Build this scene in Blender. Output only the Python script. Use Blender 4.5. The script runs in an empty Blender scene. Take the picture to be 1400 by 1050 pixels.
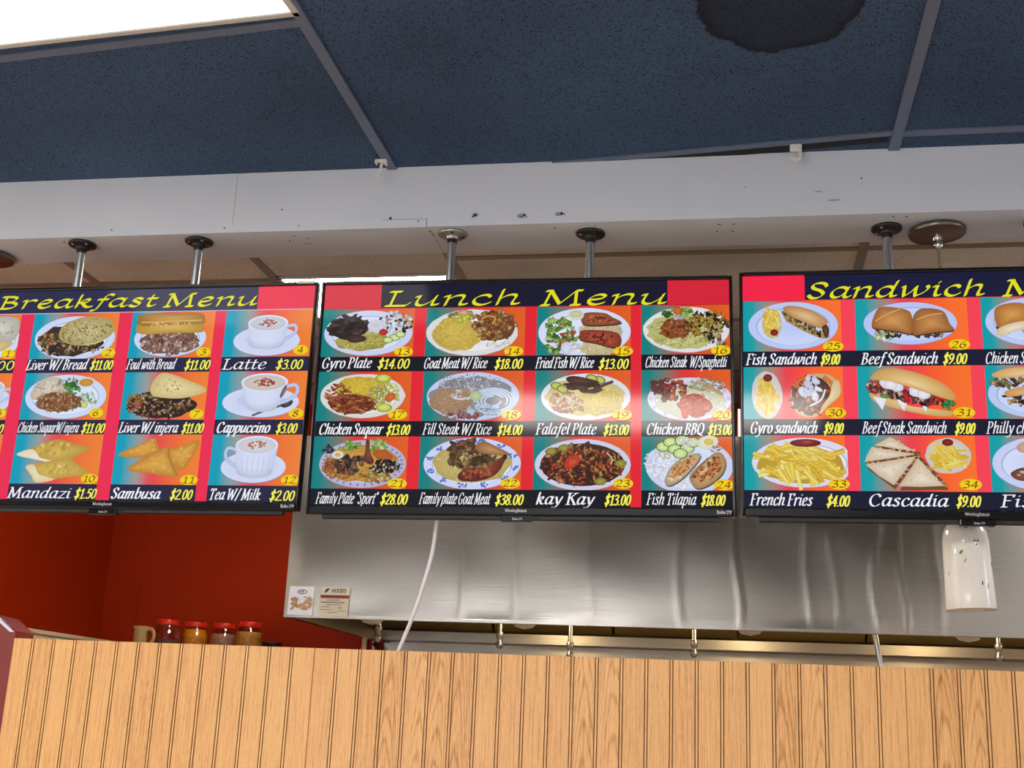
import bpy, math, random
import numpy as np
from mathutils import Vector, Matrix, Euler

SC = bpy.context.scene
COL = SC.collection
R = math.radians
PI = math.pi

# ------------------------------------------------------------------ camera
YAW, PITCH, ROLL, FPX = R(10.54), R(15.50), R(2.494), 1690.0
_f = Vector((-math.sin(YAW) * math.cos(PITCH), math.cos(YAW) * math.cos(PITCH), math.sin(PITCH)))
_r = Vector((math.cos(YAW), math.sin(YAW), 0))
_u = _r.cross(_f)
_r2 = math.cos(ROLL) * _r + math.sin(ROLL) * _u
_u2 = -math.sin(ROLL) * _r + math.cos(ROLL) * _u
cam_data = bpy.data.cameras.new('camera')
cam = bpy.data.objects.new('camera', cam_data)
COL.objects.link(cam)
cam_data.sensor_width = 36.0
cam_data.lens = FPX * 36.0 / 1400.0
cam_data.clip_start = 0.05
m = Matrix((_r2, _u2, -_f)).transposed().to_4x4()
m.translation = (0, 0, 1.5)
cam.matrix_world = m
SC.camera = cam

# ------------------------------------------------------------------ exposure, world, light levels
SC.view_settings.view_transform = 'Standard'
SC.view_settings.look = 'None'
SC.view_settings.gamma = 1.0
SC.view_settings.use_curve_mapping = False
SC.view_settings.exposure = 0.0
try:
    SC.cycles.max_bounces = 8
    SC.cycles.diffuse_bounces = 4
    SC.cycles.glossy_bounces = 4
    SC.cycles.transmission_bounces = 8
    SC.cycles.transparent_max_bounces = 8
    SC.cycles.sample_clamp_indirect = 6.0
    SC.cycles.caustics_reflective = False
    SC.cycles.caustics_refractive = False
except Exception:
    pass
world = bpy.data.worlds.new('world')
SC.world = world
world.use_nodes = True
world.node_tree.nodes['Background'].inputs[0].default_value = (0.8, 0.88, 1.0, 1)
world.node_tree.nodes['Background'].inputs[1].default_value = 0.3
TROFFER_FRONT = 2.3      # ceiling light in view
FILL_RIGHT = 14.0      # unseen fill panel added on the dining side's right
FILL_LEFT = 52.0      # unseen fill panels added along the dining room's left
KITCHEN_LENS_FILL = 31.0    # kitchen ceiling light, also the added kitchen fill panel
WINDOW_LEVEL = 6.0       # daylight in the shop windows behind the camera
HOOD_BULB = 3.2          # warm bulbs under the hood (watts)
SCREEN_LEVEL = 0.92


# ------------------------------------------------------------------ colour and material helpers
def lin(c):
    return tuple(((v / 255.0) / 12.92 if v / 255.0 <= 0.04045 else ((v / 255.0 + 0.055) / 1.055) ** 2.4) for v in c)


def srgb(r, g, b):
    return lin((r, g, b)) + (1.0,)


MATS = {}


def base_mat(name):
    mt = bpy.data.materials.new(name)
    mt.use_nodes = True
    nt = mt.node_tree
    return mt, nt, nt.nodes['Principled BSDF']


def N(nt, kind, **kw):
    n = nt.nodes.new(kind)
    for k, v in kw.items():
        if k in n.inputs:
            n.inputs[k].default_value = v
        else:
            setattr(n, k, v)
    return n


def ramp(nt, fac, stops):
    n = nt.nodes.new('ShaderNodeValToRGB')
    e = n.color_ramp.elements
    while len(e) > 1:
        e.remove(e[-1])
    e[0].position, e[0].color = stops[0]
    for p, c in stops[1:]:
        x = e.new(p)
        x.color = c
    nt.links.new(fac, n.inputs[0])
    return n.outputs[0]


def mat(name, rgb, rough=0.5, metal=0.0, spec=0.5, var=0.06, scale=12.0, bump=0.0, bscale=60.0, stretch=(1, 1, 1), trans=0.0, ior=1.45, coat=0.0):
    """Principled material with a soft procedural tone variation and optional bump."""
    if name in MATS:
        return MATS[name]
    mt, nt, p = base_mat(name)
    c = srgb(*rgb)
    tc = N(nt, 'ShaderNodeTexCoord')
    mp = N(nt, 'ShaderNodeMapping')
    mp.inputs['Scale'].default_value = stretch
    nt.links.new(tc.outputs['Object'], mp.inputs[0])
    nz = N(nt, 'ShaderNodeTexNoise', Scale=scale, Detail=5.0)
    nt.links.new(mp.outputs[0], nz.inputs['Vector'])
    lo = tuple(max(0, v * (1 - var)) for v in c[:3]) + (1,)
    hi = tuple(min(1, v * (1 + var)) for v in c[:3]) + (1,)
    nt.links.new(ramp(nt, nz.outputs['Fac'], [(0.3, lo), (0.7, hi)]), p.inputs['Base Color'])
    p.inputs['Roughness'].default_value = rough
    p.inputs['Metallic'].default_value = metal
    p.inputs['Specular IOR Level'].default_value = spec
    p.inputs['IOR'].default_value = ior
    p.inputs['Transmission Weight'].default_value = trans
    p.inputs['Coat Weight'].default_value = coat
    if bump:
        b2 = N(nt, 'ShaderNodeTexNoise', Scale=bscale, Detail=4.0)
        nt.links.new(mp.outputs[0], b2.inputs['Vector'])
        bp = N(nt, 'ShaderNodeBump', Strength=bump, Distance=0.01)
        nt.links.new(b2.outputs['Fac'], bp.inputs['Height'])
        nt.links.new(bp.outputs[0], p.inputs['Normal'])
    MATS[name] = mt
    return mt


def glow_mat(name, rgb, level):
    mt, nt, p = base_mat(name)
    p.inputs['Base Color'].default_value = (0.8, 0.8, 0.8, 1)
    p.inputs['Emission Color'].default_value = srgb(*rgb)
    p.inputs['Emission Strength'].default_value = level
    p.inputs['Roughness'].default_value = 0.6
    MATS[name] = mt
    return mt


def tile_mat(name, rgb, speck, speck_amount=0.5, stain=None, speck_scale=210.0, wash=0.2):
    """Mineral-fibre ceiling tile: fine pinholes, faint uneven paint, optional water stain at a spot of the ceiling."""
    mt, nt, p = base_mat(name)
    tc = N(nt, 'ShaderNodeTexCoord')
    big = N(nt, 'ShaderNodeTexNoise', Scale=2.2, Detail=3.0)
    nt.links.new(tc.outputs['Object'], big.inputs['Vector'])
    c = srgb(*rgb)
    col = ramp(nt, big.outputs['Fac'], [(0.3, tuple(v * (1 - wash) for v in c[:3]) + (1,)), (0.7, tuple(v * (1 + wash) for v in c[:3]) + (1,))])
    sp = N(nt, 'ShaderNodeTexNoise', Scale=speck_scale, Detail=2.0, Roughness=0.6)
    nt.links.new(tc.outputs['Object'], sp.inputs['Vector'])
    spf = ramp(nt, sp.outputs['Fac'], [(0.37, (1, 1, 1, 1)), (0.43, (0, 0, 0, 1))])
    mx = N(nt, 'ShaderNodeMix', data_type='RGBA')
    fm = N(nt, 'ShaderNodeMath', operation='MULTIPLY')
    nt.links.new(spf, fm.inputs[0])
    fm.inputs[1].default_value = speck_amount
    nt.links.new(fm.outputs[0], mx.inputs[0])
    nt.links.new(col, mx.inputs[6])
    mx.inputs[7].default_value = srgb(*speck)
    out = mx.outputs[2]
    # light flecks
    lf = N(nt, 'ShaderNodeTexNoise', Scale=speck_scale * 1.4, Detail=2.0)
    nt.links.new(tc.outputs['Object'], lf.inputs['Vector'])
    lff = ramp(nt, lf.outputs['Fac'], [(0.56, (0, 0, 0, 1)), (0.68, (0.4, 0.4, 0.4, 1))])
    mx2 = N(nt, 'ShaderNodeMix', data_type='RGBA')
    nt.links.new(lff, mx2.inputs[0])
    nt.links.new(out, mx2.inputs[6])
    mx2.inputs[7].default_value = tuple(min(1, v * 1.9 + 0.01) for v in c[:3]) + (1,)
    out = mx2.outputs[2]
    if stain:
        cx, cy, rr = stain
        wob = N(nt, 'ShaderNodeTexNoise', Scale=13.0, Detail=8.0, Roughness=0.75)
        nt.links.new(tc.outputs['Object'], wob.inputs['Vector'])
        sub = N(nt, 'ShaderNodeVectorMath', operation='SUBTRACT')
        nt.links.new(tc.outputs['Object'], sub.inputs[0])
        sub.inputs[1].default_value = (cx, cy, 0)
        fl = N(nt, 'ShaderNodeVectorMath', operation='MULTIPLY')
        nt.links.new(sub.outputs[0], fl.inputs[0])
        fl.inputs[1].default_value = (1.3, 1, 0)
        ln = N(nt, 'ShaderNodeVectorMath', operation='LENGTH')
        nt.links.new(fl.outputs[0], ln.inputs[0])
        ad = N(nt, 'ShaderNodeMath', operation='MULTIPLY_ADD')
        nt.links.new(wob.outputs['Fac'], ad.inputs[0])
        ad.inputs[1].default_value = 0.085
        nt.links.new(ln.outputs['Value'], ad.inputs[2])
        sf = ramp(nt, ad.outputs[0], [(0.0, (0.62, 0.62, 0.62, 1)), (rr * 0.85, (0.72, 0.72, 0.72, 1)), (rr - 0.006, (0.95, 0.95, 0.95, 1)), (rr, (0, 0, 0, 1))])
        mx3 = N(nt, 'ShaderNodeMix', data_type='RGBA')
        nt.links.new(sf, mx3.inputs[0])
        nt.links.new(out, mx3.inputs[6])
        mx3.inputs[7].default_value = srgb(10, 13, 24)
        out = mx3.outputs[2]
    nt.links.new(out, p.inputs['Base Color'])
    p.inputs['Roughness'].default_value = 0.75
    p.inputs['Specular IOR Level'].default_value = 0.25
    bp = N(nt, 'ShaderNodeBump', Strength=0.35, Distance=0.002)
    nt.links.new(sp.outputs['Fac'], bp.inputs['Height'])
    nt.links.new(bp.outputs[0], p.inputs['Normal'])
    MATS[name] = mt
    return mt


def oak_mat(name, pitch, phase):
    """Printed oak on bead board: every board its own grain, straight grain on most, cathedral arches on some."""
    mt, nt, p = base_mat(name)
    L = nt.links.new
    tc = N(nt, 'ShaderNodeTexCoord')
    sx = N(nt, 'ShaderNodeSeparateXYZ')
    L(tc.outputs['Object'], sx.inputs[0])

    def M(op, a, b=None, c=None):
        n = N(nt, 'ShaderNodeMath', operation=op)
        for i, v in enumerate((a, b, c)):
            if v is None:
                continue
            if isinstance(v, (int, float)):
                n.inputs[i].default_value = v
            else:
                L(v, n.inputs[i])
        return n.outputs[0]
    xs = M('DIVIDE', M('SUBTRACT', sx.outputs[0], phase), pitch)
    idx = M('FLOOR', xs)
    fr = M('SUBTRACT', M('FRACT', xs), 0.5)
    wn = N(nt, 'ShaderNodeTexWhiteNoise', noise_dimensions='1D')
    L(idx, wn.inputs['W'])
    rnd = wn.outputs['Value']
    pair = N(nt, 'ShaderNodeTexWhiteNoise', noise_dimensions='1D')
    L(M('FLOOR', M('DIVIDE', M('ADD', idx, 1), 2)), pair.inputs['W'])
    rnd2 = pair.outputs['Value']
    # cathedral arches: distance field u^2 against height, distorted
    cz = M('ADD', sx.outputs[2], M('MULTIPLY', rnd, 1.7))
    cv = N(nt, 'ShaderNodeCombineXYZ')
    L(M('ADD', M('MULTIPLY', sx.outputs[0], 26.0), M('MULTIPLY', rnd, 40)), cv.inputs[0])
    L(M('MULTIPLY', cz, 3.2), cv.inputs[2])
    wob = N(nt, 'ShaderNodeTexNoise', Scale=1.0, Detail=3.0)
    L(cv.outputs[0], wob.inputs['Vector'])
    w = M('MULTIPLY', M('SUBTRACT', wob.outputs['Fac'], 0.5), 1.3)
    u = M('ADD', fr, M('MULTIPLY', M('SUBTRACT', rnd, 0.5), 0.5))
    arch = M('ADD', M('MULTIPLY', M('MULTIPLY', u, u), 9.0), M('MULTIPLY', M('ADD', cz, M('MULTIPLY', w, 0.10)), 9.0))
    rings = M('SINE', M('MULTIPLY', M('ADD', arch, w), 8.5))
    rings = M('POWER', M('MULTIPLY_ADD', rings, 0.5, 0.5), 4.0)
    arch_on = M('MULTIPLY', rings, M('GREATER_THAN', rnd2, 0.68))
    # straight grain
    sv = N(nt, 'ShaderNodeCombineXYZ')
    L(M('ADD', M('MULTIPLY', M('ADD', sx.outputs[0], M('MULTIPLY', w, 0.006)), 330.0), M('MULTIPLY', rnd, 90)), sv.inputs[0])
    L(M('MULTIPLY', sx.outputs[2], 7.0), sv.inputs[2])
    st = N(nt, 'ShaderNodeTexNoise', Scale=1.0, Detail=4.0, Roughness=0.65)
    L(sv.outputs[0], st.inputs['Vector'])
    pv = N(nt, 'ShaderNodeCombineXYZ')
    L(M('MULTIPLY', sx.outputs[0], 900.0), pv.inputs[0])
    L(M('MULTIPLY', sx.outputs[2], 60.0), pv.inputs[2])
    pr = N(nt, 'ShaderNodeTexNoise', Scale=1.0, Detail=2.0)
    L(pv.outputs[0], pr.inputs['Vector'])
    dark = M('ADD', M('MULTIPLY', arch_on, 0.30), M('MULTIPLY', M('SUBTRACT', st.outputs['Fac'], 0.42), 1.6))
    dark = M('ADD', dark, M('MULTIPLY', M('SUBTRACT', pr.outputs['Fac'], 0.5), 0.7))
    dark = M('ADD', dark, M('MULTIPLY', M('SUBTRACT', rnd, 0.5), 0.16))
    col = ramp(nt, dark, [(0.0, srgb(230, 178, 118)), (0.28, srgb(212, 156, 98)), (0.6, srgb(168, 114, 64)), (1.0, srgb(122, 76, 40))])
    L(col, p.inputs['Base Color'])
    p.inputs['Roughness'].default_value = 0.42
    p.inputs['Specular IOR Level'].default_value = 0.35
    MATS[name] = mt
    return mt


def steel_mat(name, rgb=(190, 188, 184), rough=0.3, horiz=True, smear=0.12):
    mt, nt, p = base_mat(name)
    L = nt.links.new
    tc = N(nt, 'ShaderNodeTexCoord')
    mp = N(nt, 'ShaderNodeMapping')
    mp.inputs['Scale'].default_value = (1.5, 1.5, 160) if horiz else (160, 160, 1.5)
    L(tc.outputs['Object'], mp.inputs[0])
    br = N(nt, 'ShaderNodeTexNoise', Scale=4.0, Detail=3.0)
    L(mp.outputs[0], br.inputs['Vector'])
    sm = N(nt, 'ShaderNodeTexNoise', Scale=5.0, Detail=6.0, Roughness=0.62)
    L(tc.outputs['Object'], sm.inputs['Vector'])
    c = srgb(*rgb)
    L(ramp(nt, br.outputs['Fac'], [(0.3, tuple(v * 0.9 for v in c[:3]) + (1,)), (0.7, tuple(min(1, v * 1.08) for v in c[:3]) + (1,))]), p.inputs['Base Color'])
    rr = N(nt, 'ShaderNodeMath', operation='MULTIPLY_ADD')
    L(sm.outputs['Fac'], rr.inputs[0])
    rr.inputs[1].default_value = smear
    rr.inputs[2].default_value = rough - smear * 0.5
    L(rr.outputs[0], p.inputs['Roughness'])
    p.inputs['Metallic'].default_value = 1.0
    bp = N(nt, 'ShaderNodeBump', Strength=0.06, Distance=0.004)
    L(br.outputs['Fac'], bp.inputs['Height'])
    L(bp.outputs[0], p.inputs['Normal'])
    MATS[name] = mt
    return mt


def screen_mat(name):
    """Lit LCD panel: the picture glows, the glossy face mirrors the room."""
    mt, nt, p = base_mat(name)
    at = N(nt, 'ShaderNodeAttribute', attribute_name='picture')
    p.inputs['Base Color'].default_value = (0.012, 0.012, 0.015, 1)
    nt.links.new(at.outputs['Color'], p.inputs['Emission Color'])
    p.inputs['Emission Strength'].default_value = SCREEN_LEVEL
    p.inputs['Roughness'].default_value = 0.075
    p.inputs['Specular IOR Level'].default_value = 0.2
    MATS[name] = mt
    return mt


# ------------------------------------------------------------------ mesh helpers
class MB:
    """Collects pieces and links them as one mesh object."""

    def __init__(self):
        self.v, self.f, self.m, self.s = [], [], [], []

    def add(self, vs, fs, mi=0, smooth=False, T=None):
        o = len(self.v)
        self.v += [tuple(T @ Vector(p)) if T else tuple(p) for p in vs]
        for q in fs:
            self.f.append(tuple(i + o for i in q))
            self.m.append(mi)
            self.s.append(smooth)
        return self

    def box(self, x0, x1, y0, y1, z0, z1, mi=0, bev=0.0, T=None):
        if bev <= 0:
            vs = [(x, y, z) for x in (x0, x1) for y in (y0, y1) for z in (z0, z1)]
            fs = [(0, 1, 3, 2), (4, 6, 7, 5), (0, 4, 5, 1), (2, 3, 7, 6), (0, 2, 6, 4), (1, 5, 7, 3)]
            return self.add(vs, fs, mi, False, T)
        b = min(bev, (x1 - x0) / 2.01, (y1 - y0) / 2.01, (z1 - z0) / 2.01)
        vs, key = [], {}
        for sx in (0, 1):
            for sy in (0, 1):
                for sz in (0, 1):
                    X, Y, Z = (x0, x1)[sx], (y0, y1)[sy], (z0, z1)[sz]
                    dx, dy, dz = (b, -b)[sx], (b, -b)[sy], (b, -b)[sz]
                    for ax, pnt in (('x', (X, Y + dy, Z + dz)), ('y', (X + dx, Y, Z + dz)), ('z', (X + dx, Y + dy, Z))):
                        key[(sx, sy, sz, ax)] = len(vs)
                        vs.append(pnt)
        k = key
        fs = []
        for s in (0, 1):
            fs.append([k[(s, 0, 0, 'x')], k[(s, 1, 0, 'x')], k[(s, 1, 1, 'x')], k[(s, 0, 1, 'x')]][::1 if s else -1])
            fs.append([k[(0, s, 0, 'y')], k[(0, s, 1, 'y')], k[(1, s, 1, 'y')], k[(1, s, 0, 'y')]][::1 if s else -1])
            fs.append([k[(0, 0, s, 'z')], k[(1, 0, s, 'z')], k[(1, 1, s, 'z')], k[(0, 1, s, 'z')]][::1 if s else -1])
        for a in (0, 1):
            for c in (0, 1):
                fs.append([k[(a, c, 0, 'x')], k[(a, c, 0, 'y')], k[(a, c, 1, 'y')], k[(a, c, 1, 'x')]])
                fs.append([k[(a, 0, c, 'x')], k[(a, 0, c, 'z')], k[(a, 1, c, 'z')], k[(a, 1, c, 'x')]])
                fs.append([k[(0, a, c, 'y')], k[(0, a, c, 'z')], k[(1, a, c, 'z')], k[(1, a, c, 'y')]])
                for d in (0, 1):
                    fs.append([k[(a, c, d, 'x')], k[(a, c, d, 'y')], k[(a, c, d, 'z')]])
        return self.add(vs, [tuple(q) for q in fs], mi, False, T)

    def lathe(self, prof, n=32, c=(0, 0, 0), mi=0, cap0=True, cap1=True, smooth=True, T=None):
        """prof: (radius, z) pairs turned about the z axis through c."""
        vs, fs = [], []
        for r, z in prof:
            for i in range(n):
                a = 2 * PI * i / n
                vs.append((c[0] + r * math.cos(a), c[1] + r * math.sin(a), c[2] + z))
        for j in range(len(prof) - 1):
            for i in range(n):
                i2 = (i + 1) % n
                fs.append((j * n + i, j * n + i2, (j + 1) * n + i2, (j + 1) * n + i))
        self.add(vs, fs, mi, smooth, T)
        if cap0:
            self.add(vs[:n], [tuple(range(n))[::-1]], mi, False, T)
        if cap1:
            self.add(vs[-n:], [tuple(range(n))], mi, False, T)
        return self

    def tube(self, pts, r, n=10, mi=0, caps=True):
        pts = [Vector(p) for p in pts]
        vs, fs = [], []
        ref = None
        for i, p in enumerate(pts):
            t = (pts[min(i + 1, len(pts) - 1)] - pts[max(i - 1, 0)]).normalized()
            if ref is None:
                ref = t.orthogonal().normalized()
            ref = (ref - t * ref.dot(t)).normalized()
            b = t.cross(ref)
            rr = r[i] if isinstance(r, (list, tuple)) else r
            for k in range(n):
                a = 2 * PI * k / n
                vs.append(tuple(p + (ref * math.cos(a) + b * math.sin(a)) * rr))
        for j in range(len(pts) - 1):
            for k in range(n):
                k2 = (k + 1) % n
                fs.append((j * n + k, j * n + k2, (j + 1) * n + k2, (j + 1) * n + k))
        self.add(vs, fs, mi, True)
        if caps:
            self.add(vs[:n], [tuple(range(n))[::-1]], mi)
            self.add(vs[-n:], [tuple(range(n))], mi)
        return self

    def disc(self, c, r, nrm=(0, -1, 0), n=12, mi=0, squash=1.0, rot=0.0):
        nrm = Vector(nrm).normalized()
        a = Vector((1, 0, 0)) if abs(nrm.x) < 0.1 else nrm.cross(Vector((0, 0, 1))).normalized()
        b = nrm.cross(a)
        vs = []
        for i in range(n):
            t = 2 * PI * i / n
            x, y = r * math.cos(t), r * squash * math.sin(t)
            x, y = x * math.cos(rot) - y * math.sin(rot), x * math.sin(rot) + y * math.cos(rot)
            vs.append(tuple(Vector(c) + a * x + b * y))
        return self.add(vs, [tuple(range(n))], mi)

    def build(self, name, mats, parent=None, loc=None):
        me = bpy.data.meshes.new(name)
        me.from_pydata(self.v, [], self.f)
        if not isinstance(mats, (list, tuple)):
            mats = [mats]
        for x in mats:
            me.materials.append(x)
        me.polygons.foreach_set('material_index', self.m)
        me.polygons.foreach_set('use_smooth', self.s)
        me.update()
        o = bpy.data.objects.new(name, me)
        COL.objects.link(o)
        if loc:
            o.location = loc
        if parent:
            o.parent = parent
        return o


def tag(o, label=None, cat=None, group=None, kind=None):
    for k, v in (('label', label), ('category', cat), ('group', group), ('kind', kind)):
        if v:
            o[k] = v
    return o


def empty(name, loc, label=None, cat=None, group=None, rz=0.0, kind=None):
    o = bpy.data.objects.new(name, None)
    COL.objects.link(o)
    o.location = loc
    o.rotation_euler = (0, 0, rz)
    o.empty_display_size = 0.05
    return tag(o, label, cat, group, kind)


def dup(root, loc, rz=0.0, label=None):
    """A copy of a thing with copies of its parts and sub-parts."""
    def rec(o, parent):
        c = o.copy()
        COL.objects.link(c)
        if parent:
            c.parent = parent
        for ch in list(o.children):
            rec(ch, c)
        return c
    r = rec(root, None)
    r.location = loc
    r.rotation_euler = (0, 0, rz)
    if label:
        r['label'] = label
    return r


def struct(mb, name, mats, label=None, cat=None, parent=None):
    o = mb.build(name, mats, parent)
    if not parent:
        o['kind'] = 'structure'
    if label:
        o['label'] = label
    if cat:
        o['category'] = cat
    return o


# ------------------------------------------------------------------ materials
M_NAVY = tile_mat('navy_ceiling_tile', (54, 76, 105), (12, 16, 26), 1.0, stain=(0.095, 2.09, 0.256))
M_GREYTILE = tile_mat('grey_ceiling_tile', (206, 202, 192), (130, 122, 112), 0.4)
M_TEE = mat('grey_blue_tee', (90, 102, 124), 0.5, var=0.05)
M_TEE2 = mat('grey_tee', (140, 132, 122), 0.5, var=0.05)
M_DARKGAP = mat('dark_gap', (18, 20, 26), 0.8)
M_WHITE = mat('white_painted_board', (208, 212, 222), 0.45, var=0.03, scale=3.0, bump=0.03, bscale=25)
M_HOLE = mat('screw_hole', (25, 24, 24), 0.8)
M_SPACKLE = mat('grey_filler', (150, 152, 158), 0.7)
M_RED = mat('red_orange_wall_paint', (158, 41, 3), 0.5, spec=0.15, var=0.06, scale=2.0, bump=0.04, bscale=70)
M_PLASTER = mat('cream_wall_paint', (200, 192, 180), 0.6, var=0.03)
M_FLOOR = mat('pale_floor', (190, 182, 168), 0.4, var=0.12, scale=3.0)
M_OAK = oak_mat('oak_bead_board', 0.0508, -0.8897)
M_GROOVE = mat('oak_groove', (122, 76, 42), 0.6, var=0.1)
M_OAKEDGE = mat('oak_edge', (226, 176, 128), 0.45, var=0.1, scale=40)
M_STEEL = steel_mat('brushed_steel', (180, 174, 164), 0.30)
M_STEEL2 = steel_mat('steel_backsplash', (160, 156, 146), 0.38)
M_STEELDARK = mat('greasy_filter', (112, 94, 52), 0.5, 0.35, var=0.15, scale=6)
M_PIPE = mat('galvanized_pipe', (186, 186, 186), 0.28, 1.0, var=0.07, scale=30, stretch=(1, 1, 0.1))
M_IRON = mat('black_iron', (52, 50, 50), 0.38, 0.7, var=0.2, bump=0.08, bscale=140)
M_GALV = mat('galvanized_flange', (168, 168, 168), 0.34, 0.9, var=0.14)
M_SCREWHEAD = mat('zinc_screw', (190, 188, 184), 0.3, 1.0)
M_CHROME = mat('satin_chrome', (176, 172, 170), 0.16, 1.0, var=0.03)
M_CANOPY = mat('brushed_nickel', (128, 122, 116), 0.34, 1.0, var=0.04)
M_BRASSROD = mat('pale_brass_rod', (186, 170, 130), 0.3, 1.0)
M_BEZEL = mat('black_plastic', (14, 14, 18), 0.22, 0.0, 0.5, var=0.1)
M_SHELL = mat('black_shell', (22, 22, 24), 0.5, var=0.1)
M_VENT = mat('vent_slot', (58, 58, 60), 0.6)
M_LOGO = mat('pale_print', (196, 196, 200), 0.5)
M_WPLASTIC = mat('white_plastic', (216, 214, 206), 0.4, var=0.04)
M_CORD = mat('white_cord', (222, 220, 226), 0.4, var=0.03)
def clear_glass(name):
    mt = bpy.data.materials.new(name)
    mt.use_nodes = True
    nt = mt.node_tree
    nt.nodes.remove(nt.nodes['Principled BSDF'])
    tr = N(nt, 'ShaderNodeBsdfTransparent')
    tr.inputs[0].default_value = (0.93, 0.94, 0.93, 1)
    gl = N(nt, 'ShaderNodeBsdfGlossy')
    gl.inputs['Roughness'].default_value = 0.04
    fr = N(nt, 'ShaderNodeLayerWeight', Blend=0.12)
    ad = N(nt, 'ShaderNodeMath', operation='MULTIPLY_ADD')
    nt.links.new(fr.outputs['Facing'], ad.inputs[0])
    ad.inputs[1].default_value = 0.5
    ad.inputs[2].default_value = 0.05
    mx = N(nt, 'ShaderNodeMixShader')
    nt.links.new(ad.outputs[0], mx.inputs[0])
    nt.links.new(tr.outputs[0], mx.inputs[1])
    nt.links.new(gl.outputs[0], mx.inputs[2])
    nt.links.new(mx.outputs[0], nt.nodes['Material Output'].inputs[0])
    return mt


M_GLASS = clear_glass('clear_jar')
M_LID = mat('red_lid', (224, 44, 24), 0.35, var=0.04)
M_LENS = glow_mat('light_lens', (255, 253, 250), TROFFER_FRONT)
M_FILL_RIGHT = glow_mat('added_fill_right', (255, 250, 244), FILL_RIGHT)
M_LENS_MID = glow_mat('light_lens_middle', (255, 250, 244), 23.0)
M_FILL_LEFT = glow_mat('added_fill_left', (255, 246, 234), FILL_LEFT)
M_LENS_FILL_K = glow_mat('kitchen_lens_and_fill', (255, 244, 228), KITCHEN_LENS_FILL)
M_SKYPANE = glow_mat('window_daylight', (232, 236, 244), WINDOW_LEVEL)
M_SKYPANE2 = glow_mat('side_window_daylight', (200, 218, 255), 9.0)
M_LIGHTFRAME = mat('light_frame', (190, 186, 182), 0.5)
M_MAROON = mat('maroon_laminate', (124, 42, 38), 0.45, var=0.05)
M_PALE = mat('pale_board', (226, 206, 172), 0.5, var=0.06)
M_PALEGREY = mat('pale_grey_board', (222, 222, 206), 0.5, var=0.05)
M_SCREEN = screen_mat('lit_menu_picture')

# ------------------------------------------------------------------ room shell
ZC = 2.849            # ceiling height
ZS = 2.685            # underside of the beam
YF, YB = 2.761, 2.935  # beam front and back
XL, XR = -2.73, 3.6
YBACK = 5.1

struct(MB().box(-5.5, XR, -3.8, YBACK + 0.1, -0.1, 0.0), 'floor', M_FLOOR)
# dining side ceiling tiles
mb = MB()
TX = [-5.5, -4.505, -3.285, -2.065, -0.845, 0.375, 1.595, 2.815, XR]
TY = [-3.8, -2.805, -2.195, -1.585, -0.975, -0.365, 0.245, 0.855, 1.465, 2.075, YF + 0.02]
for i in range(len(TX) - 1):
    for j in range(len(TY) - 1):
        mb.box(TX[i], TX[i + 1], TY[j], TY[j + 1], ZC, ZC + 0.02)
dc = struct(mb, 'dining_ceiling', M_NAVY)
tb = MB()
TW = 0.0125
for x in TX[1:-1]:
    tb.box(x - TW, x + TW, -3.8, YF, ZC - 0.006, ZC + 0.001)
for y in TY[1:-2]:
    tb.box(-5.5, XR, y - TW, y + TW, ZC - 0.004, ZC + 0.001)


def slat(mb, x0, y0, x1, y1, w, z0, z1, mi=0):
    d = Vector((x1 - x0, y1 - y0, 0)).normalized()
    n = Vector((-d.y, d.x, 0)) * w
    q = [Vector((x0, y0, 0)) - n, Vector((x1, y1, 0)) - n, Vector((x1, y1, 0)) + n, Vector((x0, y0, 0)) + n]
    vs = [(p.x, p.y, z) for z in (z0, z1) for p in q]
    mb.add(vs, [(3, 2, 1, 0), (4, 5, 6, 7), (0, 1, 5, 4), (1, 2, 6, 5), (2, 3, 7, 6), (3, 0, 4, 7)], mi)


# the last cross bars run a little askew of the beam, with a dark gap beside one of them
slat(tb, -2.065, 2.205, -0.845, 2.085, TW, ZC - 0.004, ZC + 0.001)
slat(tb, -0.60, 2.79, 0.375, 2.676, TW * 0.8, ZC - 0.004, ZC + 0.001)
slat(tb, 0.375, 2.682, 3.6, 2.655, TW, ZC - 0.004, ZC + 0.001)
slat(tb, -0.40, 2.797, 0.355, 2.706, 0.016, ZC - 0.002, ZC + 0.0012, 1)
struct(tb, 'tee_bars', [M_TEE, M_DARKGAP], parent=dc)

# kitchen ceiling
mb = MB()
mb.box(XL, XR, YB - 0.02, YBACK, ZC, ZC + 0.02)
kc = struct(mb, 'kitchen_ceiling', M_GREYTILE)
kb = MB()
for x in [-2.665, -2.055, -1.44, -0.835, -0.235, 0.365, 0.975, 1.585, 2.2, 2.8]:
    if x in (-0.235, 0.975):
        continue
    kb.box(x - 0.013, x + 0.013, YB, YBACK, ZC - 0.005, ZC + 0.001)
for y in (3.53, 4.14, 4.75):
    kb.box(XL, -0.835, y - 0.013, y + 0.013, ZC - 0.004, ZC + 0.001)
    kb.box(-0.835, XR, y - 0.16, y - 0.134, ZC - 0.004, ZC + 0.001)
struct(kb, 'tee_bars', M_TEE2, parent=kc)

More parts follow.
